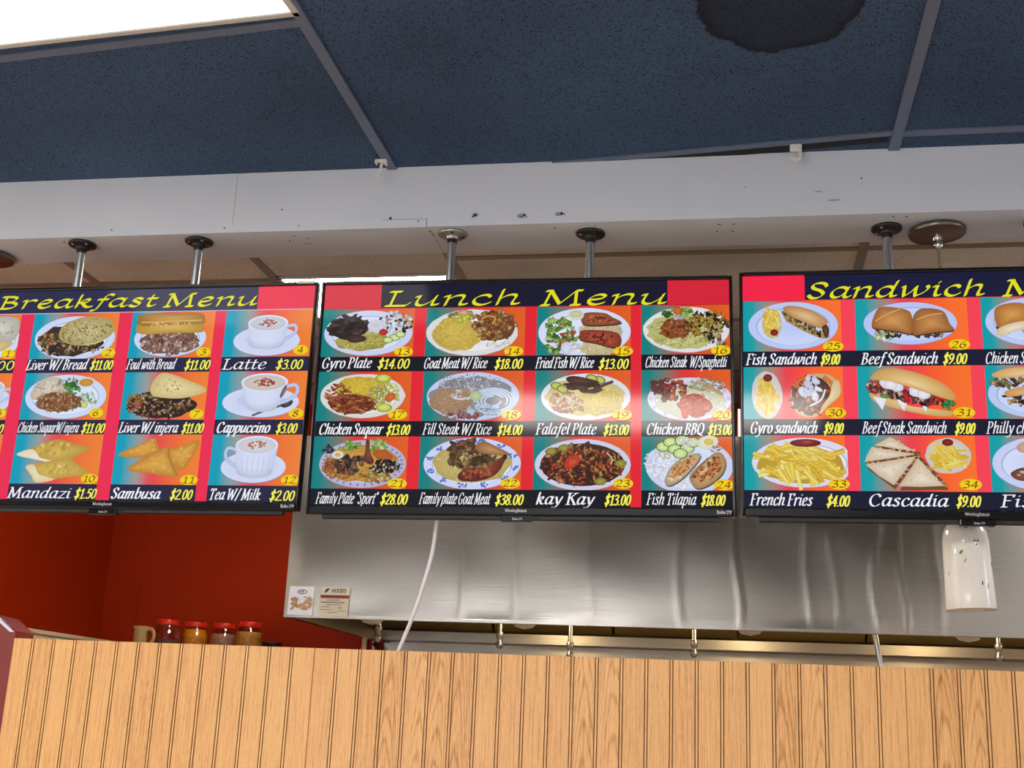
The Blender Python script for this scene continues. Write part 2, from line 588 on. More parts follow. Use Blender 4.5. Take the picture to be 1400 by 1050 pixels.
# beam between the dining side and the kitchen
mb = MB()
mb.box(-5.5, -0.7474, YF, YB, ZS, ZC + 0.02)
mb.box(-0.7474, XR, YF, YB, ZS + 0.0, ZC + 0.02)
mb.box(-1.10, -0.7474, YF - 0.0016, YF, ZS - 0.001, ZS + 0.0205)       # patched strip at the lower edge
mb.box(-0.7482, -0.7466, YF - 0.0022, YF, ZS, ZS + 0.021, 2)
mb.box(-0.86, -0.7474, YF - 0.0022, YF, ZS + 0.0203, ZS + 0.0212, 2)
mb.box(-1.2585, -1.2572, YF - 0.0004, YF, ZS + 0.02, ZC - 0.005, 2)    # board joint
for (x, z, r) in [(-1.127, 2.743, .0022), (-1.278, 2.697, .0022), (-1.078, 2.697, .0018), (-0.84, 2.71, .0034), (-0.624, 2.711, .0038), (-0.63, 2.707, .0024),
                  (-0.501, 2.708, .0034), (-0.508, 2.703, .002), (-0.495, 2.703, .0016), (-0.409, 2.709, .0036), (-0.402, 2.707, .002), (-0.418, 2.706, .0018),
                  (-0.768, 2.70, .002), (-1.589, 2.701, .0022), (0.299, 2.775, .002), (0.03, 2.762, .0014)]:
    mb.disc((x, YF - 0.0018, z), r, (0, -1, 0), 10, 1)
for (x, z, r, q) in [(-0.624, 2.713, .009, .6), (-0.415, 2.708, .011, .5), (-0.508, 2.706, .012, .5), (0.235, 2.722, .016, .12), (0.20, 2.745, .01, .15)]:
    mb.disc((x, YF - 0.0012, z), r, (0, -1, 0), 12, 2, q)
for (x, y, r) in [(-1.738, 2.79, .0035), (-1.102, 2.795, .003), (-1.125, 2.825, .003), (-1.072, 2.812, .003), (-1.088, 2.845, .003), (-1.117, 2.832, .002), (-1.078, 2.85, .002),
                  (-0.033, 2.797, .003), (0.003, 2.797, .003), (-0.037, 2.84, .003), (0.001, 2.842, .003), (-0.028, 2.80, .002), (-0.005, 2.836, .002), (-0.43, 2.79, .003), (-0.33, 2.785, .0025), (0.37, 2.78, .003), (0.40, 2.782, .0035), (-0.745, 2.79, .003), (-0.742, 2.815, .0025)]:
    mb.disc((x, y, ZS - 0.0006), r, (0, 0, -1), 9, 1)
mb.box(-0.7425, -0.7412, YF + 0.02, YB - 0.01, ZS - 0.0005, ZS, 2)
struct(mb, 'soffit_beam', [M_WHITE, M_HOLE, M_SPACKLE])

# walls
struct(MB().box(XL - 0.1, XR, YBACK, YBACK + 0.1, 0, ZC).box(-2.574, -2.566, YBACK - 0.003, YBACK, 0, ZC), 'kitchen_back_wall', M_RED)
struct(MB().box(XL - 0.1, XL, YB, YBACK, 0, ZC), 'wall_left', M_RED)
struct(MB().box(-5.6, XL - 0.1, YB, YB + 0.1, 0, ZC), 'return_wall', M_PLASTER)
struct(MB().box(-5.6, -5.5, -3.8, YB, 0, ZC), 'dining_left_wall', M_PLASTER)
struct(MB().box(XR, XR + 0.1, -3.8, 1.95, 0, ZC).box(XR, XR + 0.1, 2.5, YBACK, 0, ZC).box(XR, XR + 0.1, 1.95, 2.5, 0, 1.1).box(XR, XR + 0.1, 1.95, 2.5, 2.62, ZC), 'wall_right', M_PLASTER)
_w = struct(MB().box(XR + 0.06, XR + 0.07, 1.95, 2.5, 1.1, 2.62), 'window_3', M_SKYPANE2)
struct(MB().box(XR, XR + 0.05, 1.95, 1.98, 1.1, 2.62).box(XR, XR + 0.05, 2.47, 2.5, 1.1, 2.62).box(XR, XR + 0.05, 2.2, 2.23, 1.1, 2.62), 'window_frame', M_LIGHTFRAME, parent=_w)
# shop front behind the camera: wall with two tall windows
mb = MB()
WX = [(-3.5, -0.3), (2.7, 3.5)]
mb.box(-5.6, XR + 0.1, -3.9, -3.8, 0, 0.5).box(-5.6, XR + 0.1, -3.9, -3.8, 2.75, ZC)
mb.box(-5.6, WX[0][0], -3.9, -3.8, 0.5, 2.75).box(WX[0][1], WX[1][0], -3.9, -3.8, 0.5, 2.75).box(WX[1][1], XR + 0.1, -3.9, -3.8, 0.5, 2.75)
struct(mb, 'wall_front', M_PLASTER)
for i, (a, b) in enumerate(WX):
    w = MB()
    w.box(a, b, -3.87, -3.86, 0.5, 2.35, 0)
    fr = MB()
    for x in (a, (a + b) / 2 - 0.02, b - 0.04):
        fr.box(x, x + 0.04, -3.85, -3.80, 0.5, 2.75)
    fr.box(a, b, -3.85, -3.80, 0.5, 0.54).box(a, b, -3.85, -3.80, 2.71, 2.75).box(a, b, -3.85, -3.80, 1.72, 1.76)
    o = struct(w, 'window_%d' % (i + 1), M_SKYPANE)
    struct(fr, 'window_frame', M_LIGHTFRAME, parent=o)


# ------------------------------------------------------------------ bead board partition
def bead_panel(x0, x1, y, z0, z1, seams):
    """Bead board sheet: twin grooves at every board joint, cut into the sheet."""
    prof = [(x0, 0)]
    k0 = math.ceil((x0 + 0.8897) / 0.0508 - 1e-6)
    k = k0
    g, d = 0.0010, 0.0022
    while True:
        xc = -0.8897 + 0.0508 * k
        if xc > x1 - 0.008:
            break
        if xc > x0 + 0.008:
            for c in ((xc - 0.0030, xc + 0.0030)):
                prof += [(c - g, 0), (c - g * 0.35, d), (c + g * 0.35, d), (c + g, 0)]
        k += 1
    prof.append((x1, 0))
    mb = MB()
    vs, fs = [], []
    for (x, dd) in prof:
        vs += [(x, y + dd, z0), (x, y + dd, z1)]
    o = 0
    for i in range(len(prof) - 1):
        deep = prof[i][1] > 0 or prof[i + 1][1] > 0
        mb.add([vs[2 * i], vs[2 * i + 2], vs[2 * i + 3], vs[2 * i + 1]], [(0, 1, 2, 3)], 1 if deep else 0)
    # top edge and ends
    for i in range(len(prof) - 1):
        a, b = vs[2 * i + 1], vs[2 * i + 3]
        mb.add([a, b, (b[0], y + 0.006, z1), (a[0], y + 0.006, z1)], [(0, 1, 2, 3)], 2)
    for x in (x0, x1):
        mb.add([(x, y, z0), (x, y + 0.006, z0), (x, y + 0.006, z1), (x, y, z1)], [(0, 1, 2, 3)], 2)
    return mb


YP, ZP = 2.6, 1.646
core = struct(MB().box(-1.594, 2.75, YP + 0.006, YP + 0.075, 0, ZP - 0.003), 'counter_partition', M_OAKEDGE)
for a, b in ((-1.597, -0.8905), (-0.8889, 0.3296), (0.3308, 1.5496), (1.551, 2.75)):
    p = bead_panel(a, b, YP, 0.0, ZP, None).build('bead_board_panel', [M_OAK, M_GROOVE, M_OAKEDGE], core)


# ------------------------------------------------------------------ ceiling lights and added fill panels
def troffer(name, x0, x1, y0, y1, lens, label, rz=0.0):
    cx, cy = (x0 + x1) / 2, (y0 + y1) / 2
    hx, hy = (x1 - x0) / 2, (y1 - y0) / 2
    t = empty(name, (cx, cy, ZC), label, 'ceiling light', None, rz)
    fw = 0.016
    f = MB()
    f.box(-hx, hx, -hy, -hy + fw, -0.008, -0.001, bev=0.002).box(-hx, hx, hy - fw, hy, -0.008, -0.001, bev=0.002)
    f.box(-hx, -hx + fw, -hy, hy, -0.008, -0.001, bev=0.002).box(hx - fw, hx, -hy, hy, -0.008, -0.001, bev=0.002)
    f.build('frame', M_LIGHTFRAME, t)
    MB().box(-hx + fw * 0.9, hx - fw * 0.9, -hy + fw * 0.9, hy - fw * 0.9, -0.005, -0.0015).build('lens', lens, t)
    return t


troffer('ceiling_light', -2.06, -0.862, 1.50, 2.105, M_LENS, 'bright white fluorescent ceiling light panel set in the navy ceiling, top corner of the photo', R(-4.6))
troffer('ceiling_light', -0.78, 0.37, -0.06, 0.56, M_LENS_MID, 'fluorescent ceiling light behind the camera, mirrored in the lunch menu screen')
troffer('ceiling_light', -5.2, -4.0, 1.48, 2.06, M_FILL_LEFT, 'added fill light panel out of frame on the left, nearer the beam')  # unseen, added to brighten the beam's left end
troffer('ceiling_light', -5.2, -4.0, 0.26, 0.84, M_FILL_LEFT, 'added fill light panel out of frame on the left, farther from the beam')  # second unseen panel added for the same left side fill
troffer('ceiling_light', 1.80, 3.00, 0.26, 0.84, M_FILL_RIGHT, 'added fill light panel out of frame on the dining room right')  # unseen, added to brighten the right part of the partition
troffer('ceiling_light', -1.43, -0.85, 3.50, 4.08, M_LENS_FILL_K, 'glowing square kitchen ceiling light seen above the gap between two menu screens')
troffer('ceiling_light', 1.6, 2.18, 3.2, 3.78, M_LENS_FILL_K, 'added square kitchen fill light out of frame to the right')  # unseen, added so floor bounce lifts the kitchen ceiling

# ------------------------------------------------------------------ pen lettering
GL = {}
for ln in '''B|52|l14,72 10,0;4,72 26,72 38,66 38,54 28,40 14,38;14,38 32,37 42,28 42,14 30,2 14,0 4,0
C|56|48,56 44,68 32,73 16,66 6,44 8,18 20,1 36,0 48,12
D|58|l14,72 12,0;4,72 26,72 46,62 50,38 42,12 26,0 4,0
F|48|l14,72 12,0;l5,72 46,72 44,60;l13,38 34,38;l4,0 24,0
G|60|50,56 44,69 32,73 16,66 6,44 8,18 20,1 36,0 47,8;l47,30 47,4;l36,30 56,30
H|60|l14,72 12,0;l46,72 44,0;l13,37 45,37
K|56|l14,72 12,0;l48,72 14,36;l24,44 50,0;l4,0 22,0;l42,0 56,0;l4,72 24,72;l40,72 56,72
L|48|l16,72 12,0;l6,72 26,72;l4,0 40,0 46,14
M|74|l14,72 8,0;l14,72 34,6;l34,6 58,72;l58,72 62,0;l2,0 16,0;l54,0 70,0;l6,72 16,72;l58,72 68,72
O|60|30,73 14,66 6,40 12,10 28,0 44,6 54,32 48,62 30,73
P|50|l14,72 12,0;5,72 28,72 42,64 42,48 30,36 14,35;l4,0 24,0
Q|62|30,73 14,66 6,40 12,10 28,0 44,6 54,32 48,62 30,73;l28,10 46,-8 58,-6
R|54|l14,72 12,0;5,72 28,72 42,64 42,48 30,36 14,35;l26,36 46,0 56,0;l4,0 22,0
S|46|40,56 34,70 20,73 9,64 12,48 28,36 36,20 28,3 14,0 4,14
T|52|l26,72 24,0;l5,60 6,72 48,72 47,60;l14,0 34,0
V|50|l6,72 24,0;l24,0 44,72
W|80|l8,72 20,0;l20,0 40,66;l40,66 54,0;l54,0 76,72;l2,72 18,72;l68,72 82,72
a|46|38,40 30,50 18,48 7,32 6,12 14,1 26,8 36,30;40,50 35,22 34,6 40,1 47,8
b|44|12,76 8,40 8,10 16,1 28,4 38,20 38,38 30,49 20,46 10,32
c|38|34,40 28,50 16,46 7,30 8,10 18,0 28,3 36,12
d|48|38,40 30,50 18,48 7,32 6,12 14,1 26,8 36,30;44,76 38,40 35,14 37,2 46,6
e|40|9,24 24,28 34,38 28,50 16,46 7,28 9,8 20,0 34,10
f|32|42,70 35,77 26,70 20,40 14,4 8,-18 -2,-20;l8,46 32,46
g|44|36,44 26,50 14,46 10,34 16,25 28,27 34,38 34,46;l34,47 46,50;16,25 10,18 20,12 34,8 36,-6 24,-18 8,-16 4,-6 14,6
h|48|l13,76 8,0;10,28 22,46 34,50 38,40 34,14 36,2 46,6
i|22|l4,46 12,48;12,48 9,14 12,2 20,6;l14,65 15,67
j|22|12,48 8,0 2,-18 -8,-18;l14,65 15,67;l4,46 12,48
k|46|l13,76 8,0;10,26 26,48 36,46 32,32 12,26;20,27 30,6 38,1 46,5
l|22|14,76 9,20 11,3 20,6
m|72|l4,44 12,49;l12,49 8,0;10,28 20,46 30,50 33,40 29,0;32,28 44,47 54,50 58,40 54,14 56,2 66,6
n|48|l4,44 12,49;l12,49 8,0;10,28 22,46 34,50 38,40 34,14 36,2 46,6
o|44|22,50 10,42 6,22 14,2 26,1 37,14 38,36 30,48 22,50
p|46|l4,46 12,49;l12,49 4,-24;10,32 22,48 34,48 40,34 36,12 24,0 10,6;l-4,-24 14,-24
q|46|38,40 30,50 18,48 7,32 6,12 14,1 26,8 36,30;l40,50 32,-24;l24,-24 42,-24
r|36|l4,44 12,49;l12,49 8,0;10,28 20,46 30,50 36,44
s|36|31,42 24,50 14,48 11,38 20,28 28,18 24,3 14,0 5,9
t|28|16,66 12,30 11,6 18,0 27,8;l5,47 28,47
u|48|l4,45 11,48;11,48 7,18 10,3 20,2 32,20 37,34;40,49 36,18 36,3 46,6
v|42|l4,45 10,48;10,48 16,20 17,1;17,1 32,18 40,38 36,50
w|66|6,47 10,48 11,16 12,1;12,1 26,22 36,48;36,48 35,16 37,1;37,1 54,20 62,40 58,50
y|44|l4,45 10,48;10,48 16,24 20,6;42,49 30,12 18,-12 4,-22 -4,-18
z|40|l8,46 38,48;l38,48 6,2;l6,2 36,2
0|44|22,72 10,60 6,34 10,10 22,0 34,10 38,36 34,62 22,72
1|34|l8,58 22,72;l22,72 20,0;l10,0 30,0
2|42|8,58 14,70 26,73 36,62 32,44 18,22 6,2;l6,2 38,2
3|42|8,64 20,73 34,66 34,52 18,40;18,40 36,34 38,14 26,0 6,6
4|44|l30,0 32,72;l32,72 5,22;l5,22 42,22
5|42|l36,70 14,70;l14,70 10,42;10,42 26,46 37,32 34,10 20,0 6,6
6|44|34,70 16,56 6,30 10,6 24,0 36,10 37,30 26,42 10,34
7|40|l6,70 38,70;38,70 24,40 14,0
8|44|22,40 10,50 10,64 22,73 34,64 33,50 22,40 8,24 8,8 22,0 36,8 36,26 22,40
9|44|10,2 28,16 38,42 34,66 20,73 8,62 7,44 18,32 34,40
$|42|36,56 30,66 18,68 9,60 12,46 28,34 35,20 28,6 14,4 4,14;l24,82 18,-10
.|18|l8,2 9,3
/|34|l32,76 4,-6
“|30|8,76 5,66 7,62;20,76 17,66 19,62
”|30|10,76 12,70 6,60;22,76 24,70 18,60'''.split('\n'):
    ch, adv, st = ln.split('|')
    strokes = []
    for s in st.split(';'):
        sm = not s.startswith('l')
        strokes.append((sm, [tuple(float(q) for q in pt.split(',')) for pt in s.lstrip('l').split()]))
    GL[ch] = (float(adv), strokes)


def catmull(p, k=5):
    if len(p) < 3:
        return p
    closed = p[0] == p[-1]
    out = []
    n = len(p)
    for i in range(n - 1):
        p1, p2 = p[i], p[i + 1]
        p0 = p[i - 1] if i > 0 else (p[-2] if closed else p1)
        p3 = p[i + 2] if i + 2 < n else (p[1] if closed else p2)
        for j in range(k):
            t = j / k
            out.append(tuple(0.5 * ((2 * b) + (-a + c) * t + (2 * a - 5 * b + 4 * c - d) * t * t + (-a + 3 * b - 3 * c + d) * t ** 3) for a, b, c, d in zip(p0, p1, p2, p3)))
    out.append(p[-1])
    return out


def pen_text(txt, x0, x1, base, cap, nib=(2.2, 0.8), ang=25, slant=0.22, k=5):
    """Lettering swept with a broad pen. Returns polygons in mm, y downwards, filling x0..x1 with baseline at y = base."""
    adv = 0
    place = []
    for ch in txt:
        if ch == ' ':
            adv += 20
            continue
        g = GL[ch]
        place.append((adv, g))
        adv += g[0] + 3
    sy = cap / 72.0
    sx = (x1 - x0) / max(1.0, adv)
    a, b = nib
    ca, sa = math.cos(R(ang)), math.sin(R(ang))

    def off(nx, ny):
        u, v = a * (ca * nx + sa * ny), b * (-sa * nx + ca * ny)
        L = math.hypot(u, v) or 1e-9
        u, v = a * u / L, b * v / L
        return ca * u - sa * v, sa * u + ca * v
    polys = []
    for ad, (w, strokes) in place:
        for sm, pts in strokes:
            q = [(x0 + (ad + px) * sx + slant * py * sy, py * sy) for px, py in (catmull(pts, k) if sm else pts)]
            ring = []
            for i in range(8):
                t = 2 * PI * i / 8
                u, v = a * math.cos(t), b * math.sin(t)
                ring.append((ca * u - sa * v, sa * u + ca * v))
            for e in (q[0], q[-1]):
                polys.append([(e[0] + r[0], base - e[1] - r[1]) for r in ring])
            for i in range(len(q) - 1):
                dx, dy = q[i + 1][0] - q[i][0], q[i + 1][1] - q[i][1]
                L = math.hypot(dx, dy)
                if L < 1e-6:
                    continue
                ox, oy = off(-dy / L, dx / L)
                polys.append([(q[i][0] + ox, base - q[i][1] - oy), (q[i + 1][0] + ox, base - q[i + 1][1] - oy), (q[i + 1][0] - ox, base - q[i + 1][1] + oy), (q[i][0] - ox, base - q[i][1] + oy)])
                if 0 < i and sm is False:
                    polys.append([(q[i][0] + r[0], base - q[i][1] - r[1]) for r in ring])
    return polys


def text_mesh(mb, txt, x0, x1, base, cap, nib, y, mi=0, ang=25, slant=0.0, T=None, k=4):
    """The same lettering as thin printed faces standing in the x-z plane at y (metres; base measured upwards)."""
    for pl in pen_text(txt, x0 * 1000, x1 * 1000, 0, cap * 1000, (nib[0] * 1000, nib[1] * 1000), ang, slant, k):
        mb.add([(px / 1000, y, base - py / 1000) for px, py in pl], [tuple(range(len(pl)))], mi, False, T)


# ------------------------------------------------------------------ menu pictures
class Canvas:
    """Flat picture built up of coloured faces in mm (x right, y down from the screen housing's top left)."""
    STEP = 6e-6

    def __init__(self, seed):
        self.v, self.f, self.c = [], [], []
        self.z = 0.0
        self.rng = random.Random(seed)
        self.ox = self.oy = 0.0
        self.clip = None

    def at(self, x, y, z):
        self.ox, self.oy, self.z = x, y, z

    def put(self, pts, cols, faces):
        o = len(self.v)
        self.z += self.STEP
        for (x, y) in pts:
            x, y = x + self.ox, y + self.oy
            if self.clip:
                x = min(max(x, self.clip[0]), self.clip[1])
                y = min(max(y, self.clip[2]), self.clip[3])
            self.v.append((x, y, self.z))
        if isinstance(cols, tuple):
            cols = [cols] * len(pts)
        self.c += cols
        self.f += [tuple(i + o for i in q) for q in faces]

    def rect(self, x0, x1, y0, y1, col):
        self.put([(x0, y0), (x1, y0), (x1, y1), (x0, y1)], col, [(0, 1, 2, 3)])

    def grad(self, x0, x1, y0, y1, stops):
        pts, cols, fs = [], [], []
        for t, c in stops:
            x = x0 + (x1 - x0) * t
            pts += [(x, y0), (x, y1)]
            cols += [c, c]
        for i in range(len(stops) - 1):
            fs.append((2 * i, 2 * i + 2, 2 * i + 3, 2 * i + 1))
        self.put(pts, cols, fs)

    def ell(self, cx, cy, rx, ry, col, rim=None, rot=0.0, n=30, off=(0, 0), jag=0.0):
        rim = rim or col
        pts, cols = [(cx + off[0], cy + off[1])], [col]
        for i in range(n):
            t = 2 * PI * i / n
            k = 1 + self.rng.uniform(-jag, jag)
            x, y = rx * k * math.cos(t), ry * k * math.sin(t)
            pts.append((cx + x * math.cos(rot) - y * math.sin(rot), cy + x * math.sin(rot) + y * math.cos(rot)))
            cols.append(rim)
        self.put(pts, cols, [(0, 1 + i, 1 + (i + 1) % n) for i in range(n)])

    def poly(self, pts, col, mid=None):
        cx = sum(p[0] for p in pts) / len(pts)
        cy = sum(p[1] for p in pts) / len(pts)
        n = len(pts)
        self.put([(cx, cy)] + pts, [mid or col] + [col] * n, [(0, 1 + i, 1 + (i + 1) % n) for i in range(n)])

    def smooth(self, pts, col, mid=None, k=5):
        self.poly(catmull(pts + [pts[0]], k)[:-1], col, mid)

    def strip(self, pts, w, col, edge=None):
        pts = catmull(pts, 4)
        P, C = [], []
        edge = edge or col
        for i, p in enumerate(pts):
            a, b = pts[max(i - 1, 0)], pts[min(i + 1, len(pts) - 1)]
            dx, dy = b[0] - a[0], b[1] - a[1]
            L = math.hypot(dx, dy) or 1
            nx, ny = -dy / L * w / 2, dx / L * w / 2
            P += [(p[0] + nx, p[1] + ny), p, (p[0] - nx, p[1] - ny)]
            C += [edge, col, edge]
        fs = []
        for i in range(len(pts) - 1):
            o = 3 * i
            fs += [(o, o + 1, o + 4, o + 3), (o + 1, o + 2, o + 5, o + 4)]
        self.put(P, C, fs)

    def jit(self, c, a=14):
        d = self.rng.uniform(-a, a)
        return tuple(max(0, min(255, v + d + self.rng.uniform(-a / 3, a / 3))) for v in c)

    def inside(self, cx, cy, rx, ry, rot=0.0):
        t, r = self.rng.uniform(0, 2 * PI), math.sqrt(self.rng.random())
        x, y = rx * r * math.cos(t), ry * r * math.sin(t)
        return cx + x * math.cos(rot) - y * math.sin(rot), cy + x * math.sin(rot) + y * math.cos(rot)

    def heap(self, cx, cy, rx, ry, n, size, pal, rot=0.0, thin=0.6, ang=(0, PI), dark=0.5):
        """A heap of irregular bites, each lit at the top and dark at its edge."""
        sp = sorted((self.inside(cx, cy, rx, ry, rot) for _ in range(n)), key=lambda p: p[1])
        for x, y in sp:
            c = self.jit(self.rng.choice(pal))
            a = size * self.rng.uniform(0.7, 1.35)
            self.ell(x, y, a, a * thin * self.rng.uniform(0.7, 1.2), c, tuple(v * dark for v in c), self.rng.uniform(*ang), 7, (-a * 0.15, -a * 0.2), 0.28)

    def grains(self, cx, cy, rx, ry, n, size, pal, rot=0.0):
        for _ in range(n):
            x, y = self.inside(cx, cy, rx, ry, rot)
            t = self.rng.uniform(0, PI)
            a, b = size * self.rng.uniform(0.8, 1.4), size * 0.3
            c = self.jit(self.rng.choice(pal), 10)
            ca, sa = math.cos(t), math.sin(t)
            self.put([(x + a * ca - b * sa, y + a * sa + b * ca), (x - a * ca - b * sa, y - a * sa + b * ca), (x - a * ca + b * sa, y - a * sa - b * ca), (x + a * ca + b * sa, y + a * sa - b * ca)], c, [(0, 1, 2, 3)])

    def noodles(self, cx, cy, rx, ry, n, w, pal, length=30, rot=0.0):
        for _ in range(n):
            x, y = self.inside(cx, cy, rx * 0.85, ry * 0.85, rot)
            t = self.rng.uniform(0, 2 * PI)
            L = length * self.rng.uniform(0.5, 1.0)
            b = self.rng.uniform(-0.5, 0.5) * L
            c = self.jit(self.rng.choice(pal), 12)
            p = [(x - L / 2 * math.cos(t), y - L / 4 * math.sin(t)), (x - b * 0.4 * math.sin(t), y + b * 0.3 * math.cos(t)), (x + L / 2 * math.cos(t), y + L / 4 * math.sin(t))]
            self.strip(p, w, c, tuple(v * 0.78 for v in c))

    def bed(self, cx, cy, rx, ry, col, rot=0.0, jag=0.08):
        self.ell(cx, cy, rx, ry, col, tuple(v * 0.9 for v in col), rot, 26, (-rx * .1, -ry * .2), jag)

    def rice(self, cx, cy, rx, ry, col, n=110, rot=0.0):
        self.bed(cx, cy, rx, ry, col, rot)
        hi = tuple(min(255, v * 1.12 + 6) for v in col)
        lo = tuple(v * 0.78 for v in col)
        self.grains(cx, cy, rx * 0.97, ry * 0.97, n, 2.2, [hi, col, lo, lo], rot)

    def plate(self, cx, cy, rx, ry, col=(214, 222, 248), jag=0.0):
        d = tuple(v * 0.86 for v in col)
        hi = tuple(min(255, v * 1.08) for v in col)
        self.ell(cx, cy + 1.5, rx, ry, d, tuple(v * 0.7 for v in col), 0, 36)
        self.ell(cx, cy, rx, ry, hi, col, 0, 36, (0, 0), jag)
        self.ell(cx, cy + ry * 0.03, rx * 0.83, ry * 0.80, d, d, 0, 34)
        self.ell(cx, cy + ry * 0.05, rx * 0.80, ry * 0.77, col, hi, 0, 34)

    def cuke(self, cx, cy, r, q=0.8):
        self.ell(cx, cy, r, r * q, (96, 140, 60), (70, 112, 44), 0, 14)
        self.ell(cx, cy, r * 0.86, r * q * 0.86, (222, 236, 170), (190, 214, 130), 0, 14)
        self.ell(cx, cy, r * 0.4, r * q * 0.4, (206, 222, 150), (226, 238, 180), 0, 10)

    def lettuce(self, cx, cy, rx, ry, n, pal=((90, 140, 50), (130, 170, 70), (170, 200, 110), (60, 105, 40))):
        for x, y in sorted((self.inside(cx, cy, rx, ry) for _ in range(n)), key=lambda p: p[1]):
            c = self.jit(self.rng.choice(pal), 16)
            a = self.rng.uniform(5, 10)
            self.ell(x, y, a, a * 0.6, tuple(min(255, v * 1.15) for v in c), tuple(v * 0.72 for v in c), self.rng.uniform(0, PI), 11, (a * .2, 0), 0.35)

    def fries(self, cx, cy, rx, ry, n, L, w, pal=((246, 212, 76), (236, 194, 60), (252, 228, 120)), ang=(-0.6, 0.6), base=0.0):
        for x, y in sorted((self.inside(cx, cy, rx, ry) for _ in range(n)), key=lambda p: p[1]):
            t = base + self.rng.uniform(*ang)
            l = L * self.rng.uniform(0.7, 1.15)
            c = self.jit(self.rng.choice(pal), 10)
            self.strip([(x - l / 2 * math.cos(t), y - l / 2 * math.sin(t)), (x + l / 2 * math.cos(t), y + l / 2 * math.sin(t))], w, c, tuple(v * 0.82 for v in c))

    def fillet(self, pts, col, spots, n=26, s=5):
        self.smooth([(x + 1.5, y + 3) for x, y in pts], tuple(v * 0.42 for v in col))
        self.smooth(pts, tuple(v * 0.72 for v in col), tuple(min(255, v * 1.12) for v in col))
        cx = sum(p[0] for p in pts) / len(pts)
        cy = sum(p[1] for p in pts) / len(pts)
        for _ in range(n):
            a, b = self.rng.choice(pts), self.rng.choice(pts)
            t, k = self.rng.random(), self.rng.uniform(0.15, 0.8)
            x, y = cx + (a[0] * t + b[0] * (1 - t) - cx) * k, cy + (a[1] * t + b[1] * (1 - t) - cy) * k
            c = self.jit(self.rng.choice(spots), 12)
            self.ell(x, y, s * self.rng.uniform(.5, 1.3), s * self.rng.uniform(.3, .7), c, tuple(v * 0.8 for v in c), self.rng.uniform(0, PI), 8, (0, 0), 0.3)

    def cup(self, cx, top, rt, rb, h, q, hside, cinn, seed_n=26, foam=(214, 214, 228)):
        W, S = (206, 216, 246), (160, 172, 214)
        # handle
        hx = cx + hside * rt * 0.92
        self.strip([(hx, top + h * 0.18), (hx + hside * rt * 0.42, top + h * 0.12), (hx + hside * rt * 0.5, top + h * 0.42), (hx + hside * rt * 0.2, top + h * 0.68), (hx - hside * rt * 0.2, top + h * 0.82)], rt * 0.16, W, S)
        n = 14
        pts, cols, fs = [], [], []
        for i in range(n + 1):
            t = PI * i / n
            x = -math.cos(t)
            sh = 0.5 + 0.5 * math.sin(t * 0.9 + 0.25)
            c = tuple(a * sh + b * (1 - sh) for a, b in zip((218, 226, 250), S))
            pts += [(cx + rt * x, top + rt * q * math.sin(t)), (cx + (rt * 0.55 + rb * 0.45) * x, top + h * 0.6 + rb * q * math.sin(t)), (cx + rb * x, top + h + rb * q * math.sin(t) * 0.8)]
            cols += [c, c, tuple(v * 0.88 for v in c)]
        for i in range(n):
            o = 3 * i
            fs += [(o, o + 3, o + 4, o + 1), (o + 1, o + 4, o + 5, o + 2)]
        self.put(pts, cols, fs)
        self.ell(cx, top, rt, rt * q, (232, 238, 255), (222, 230, 252), 0, 30)
        self.ell(cx, top + rt * q * 0.06, rt * 0.9, rt * q * 0.86, foam, tuple(v * 0.92 for v in foam), 0, 30)
        for _ in range(seed_n):
            x, y = self.inside(cx, top, rt * 0.42, rt * q * 0.45)
            a = self.rng.uniform(1.2, 3.6)
            c = self.jit(cinn, 20)
            self.ell(x, y, a * 1.4, a * 0.7, c, tuple(min(255, v * 1.15) for v in c), self.rng.uniform(-.5, .5), 7, (0, 0), 0.3)

    def saucer(self, cx, cy, rx, ry):
        self.ell(cx, cy + 2, rx, ry, (150, 160, 205), (140, 150, 196), 0, 34)
        self.ell(cx, cy, rx, ry, (196, 206, 240), (214, 222, 250), 0, 34)
        self.ell(cx, cy - ry * .08, rx * .62, ry * .55, (182, 192, 230), (198, 208, 240), 0, 30)

    def text(self, polys, col):
        o0 = self.z
        for pl in polys:
            self.z = o0
            self.put(pl, col, [tuple(range(len(pl)))])

    def build(self, name, W, H, parent, y0):
        me = bpy.data.meshes.new(name)
        vs = [(x / 1000.0 - W / 2, y0 - z, H - y / 1000.0) for x, y, z in self.v]
        me.from_pydata(vs, [], self.f)
        me.materials.append(M_SCREEN)
        at = me.color_attributes.new('picture', 'FLOAT_COLOR', 'POINT')
        a = np.array(self.c, dtype=np.float64) / 255.0
        a = np.where(a <= 0.04045, a / 12.92, ((a + 0.055) / 1.055) ** 2.4)
        a = np.concatenate([a, np.ones((len(a), 1))], 1).astype(np.float32)
        at.data.foreach_set('color', a.ravel())
        me.update()
        o = bpy.data.objects.new(name, me)
        COL.objects.link(o)
        o.parent = parent
        return o


BROWN = ((92, 62, 44), (70, 46, 34), (120, 84, 56))
TAN = ((196, 150, 98), (168, 118, 70), (212, 172, 124), (140, 92, 56))


def d_pancake(c):
    c.plate(112, 70, 88, 50)
    c.smooth([(60, 30), (120, 6), (180, 10), (192, 40), (176, 72), (110, 70)], (176, 176, 168), (216, 214, 204))
    c.heap(130, 42, 48, 24, 30, 4, [(200, 190, 170), (180, 168, 140)], dark=0.86)
    c.smooth([(70, 86), (130, 72), (180, 76), (150, 100), (90, 104)], (196, 176, 116), (226, 208, 150))


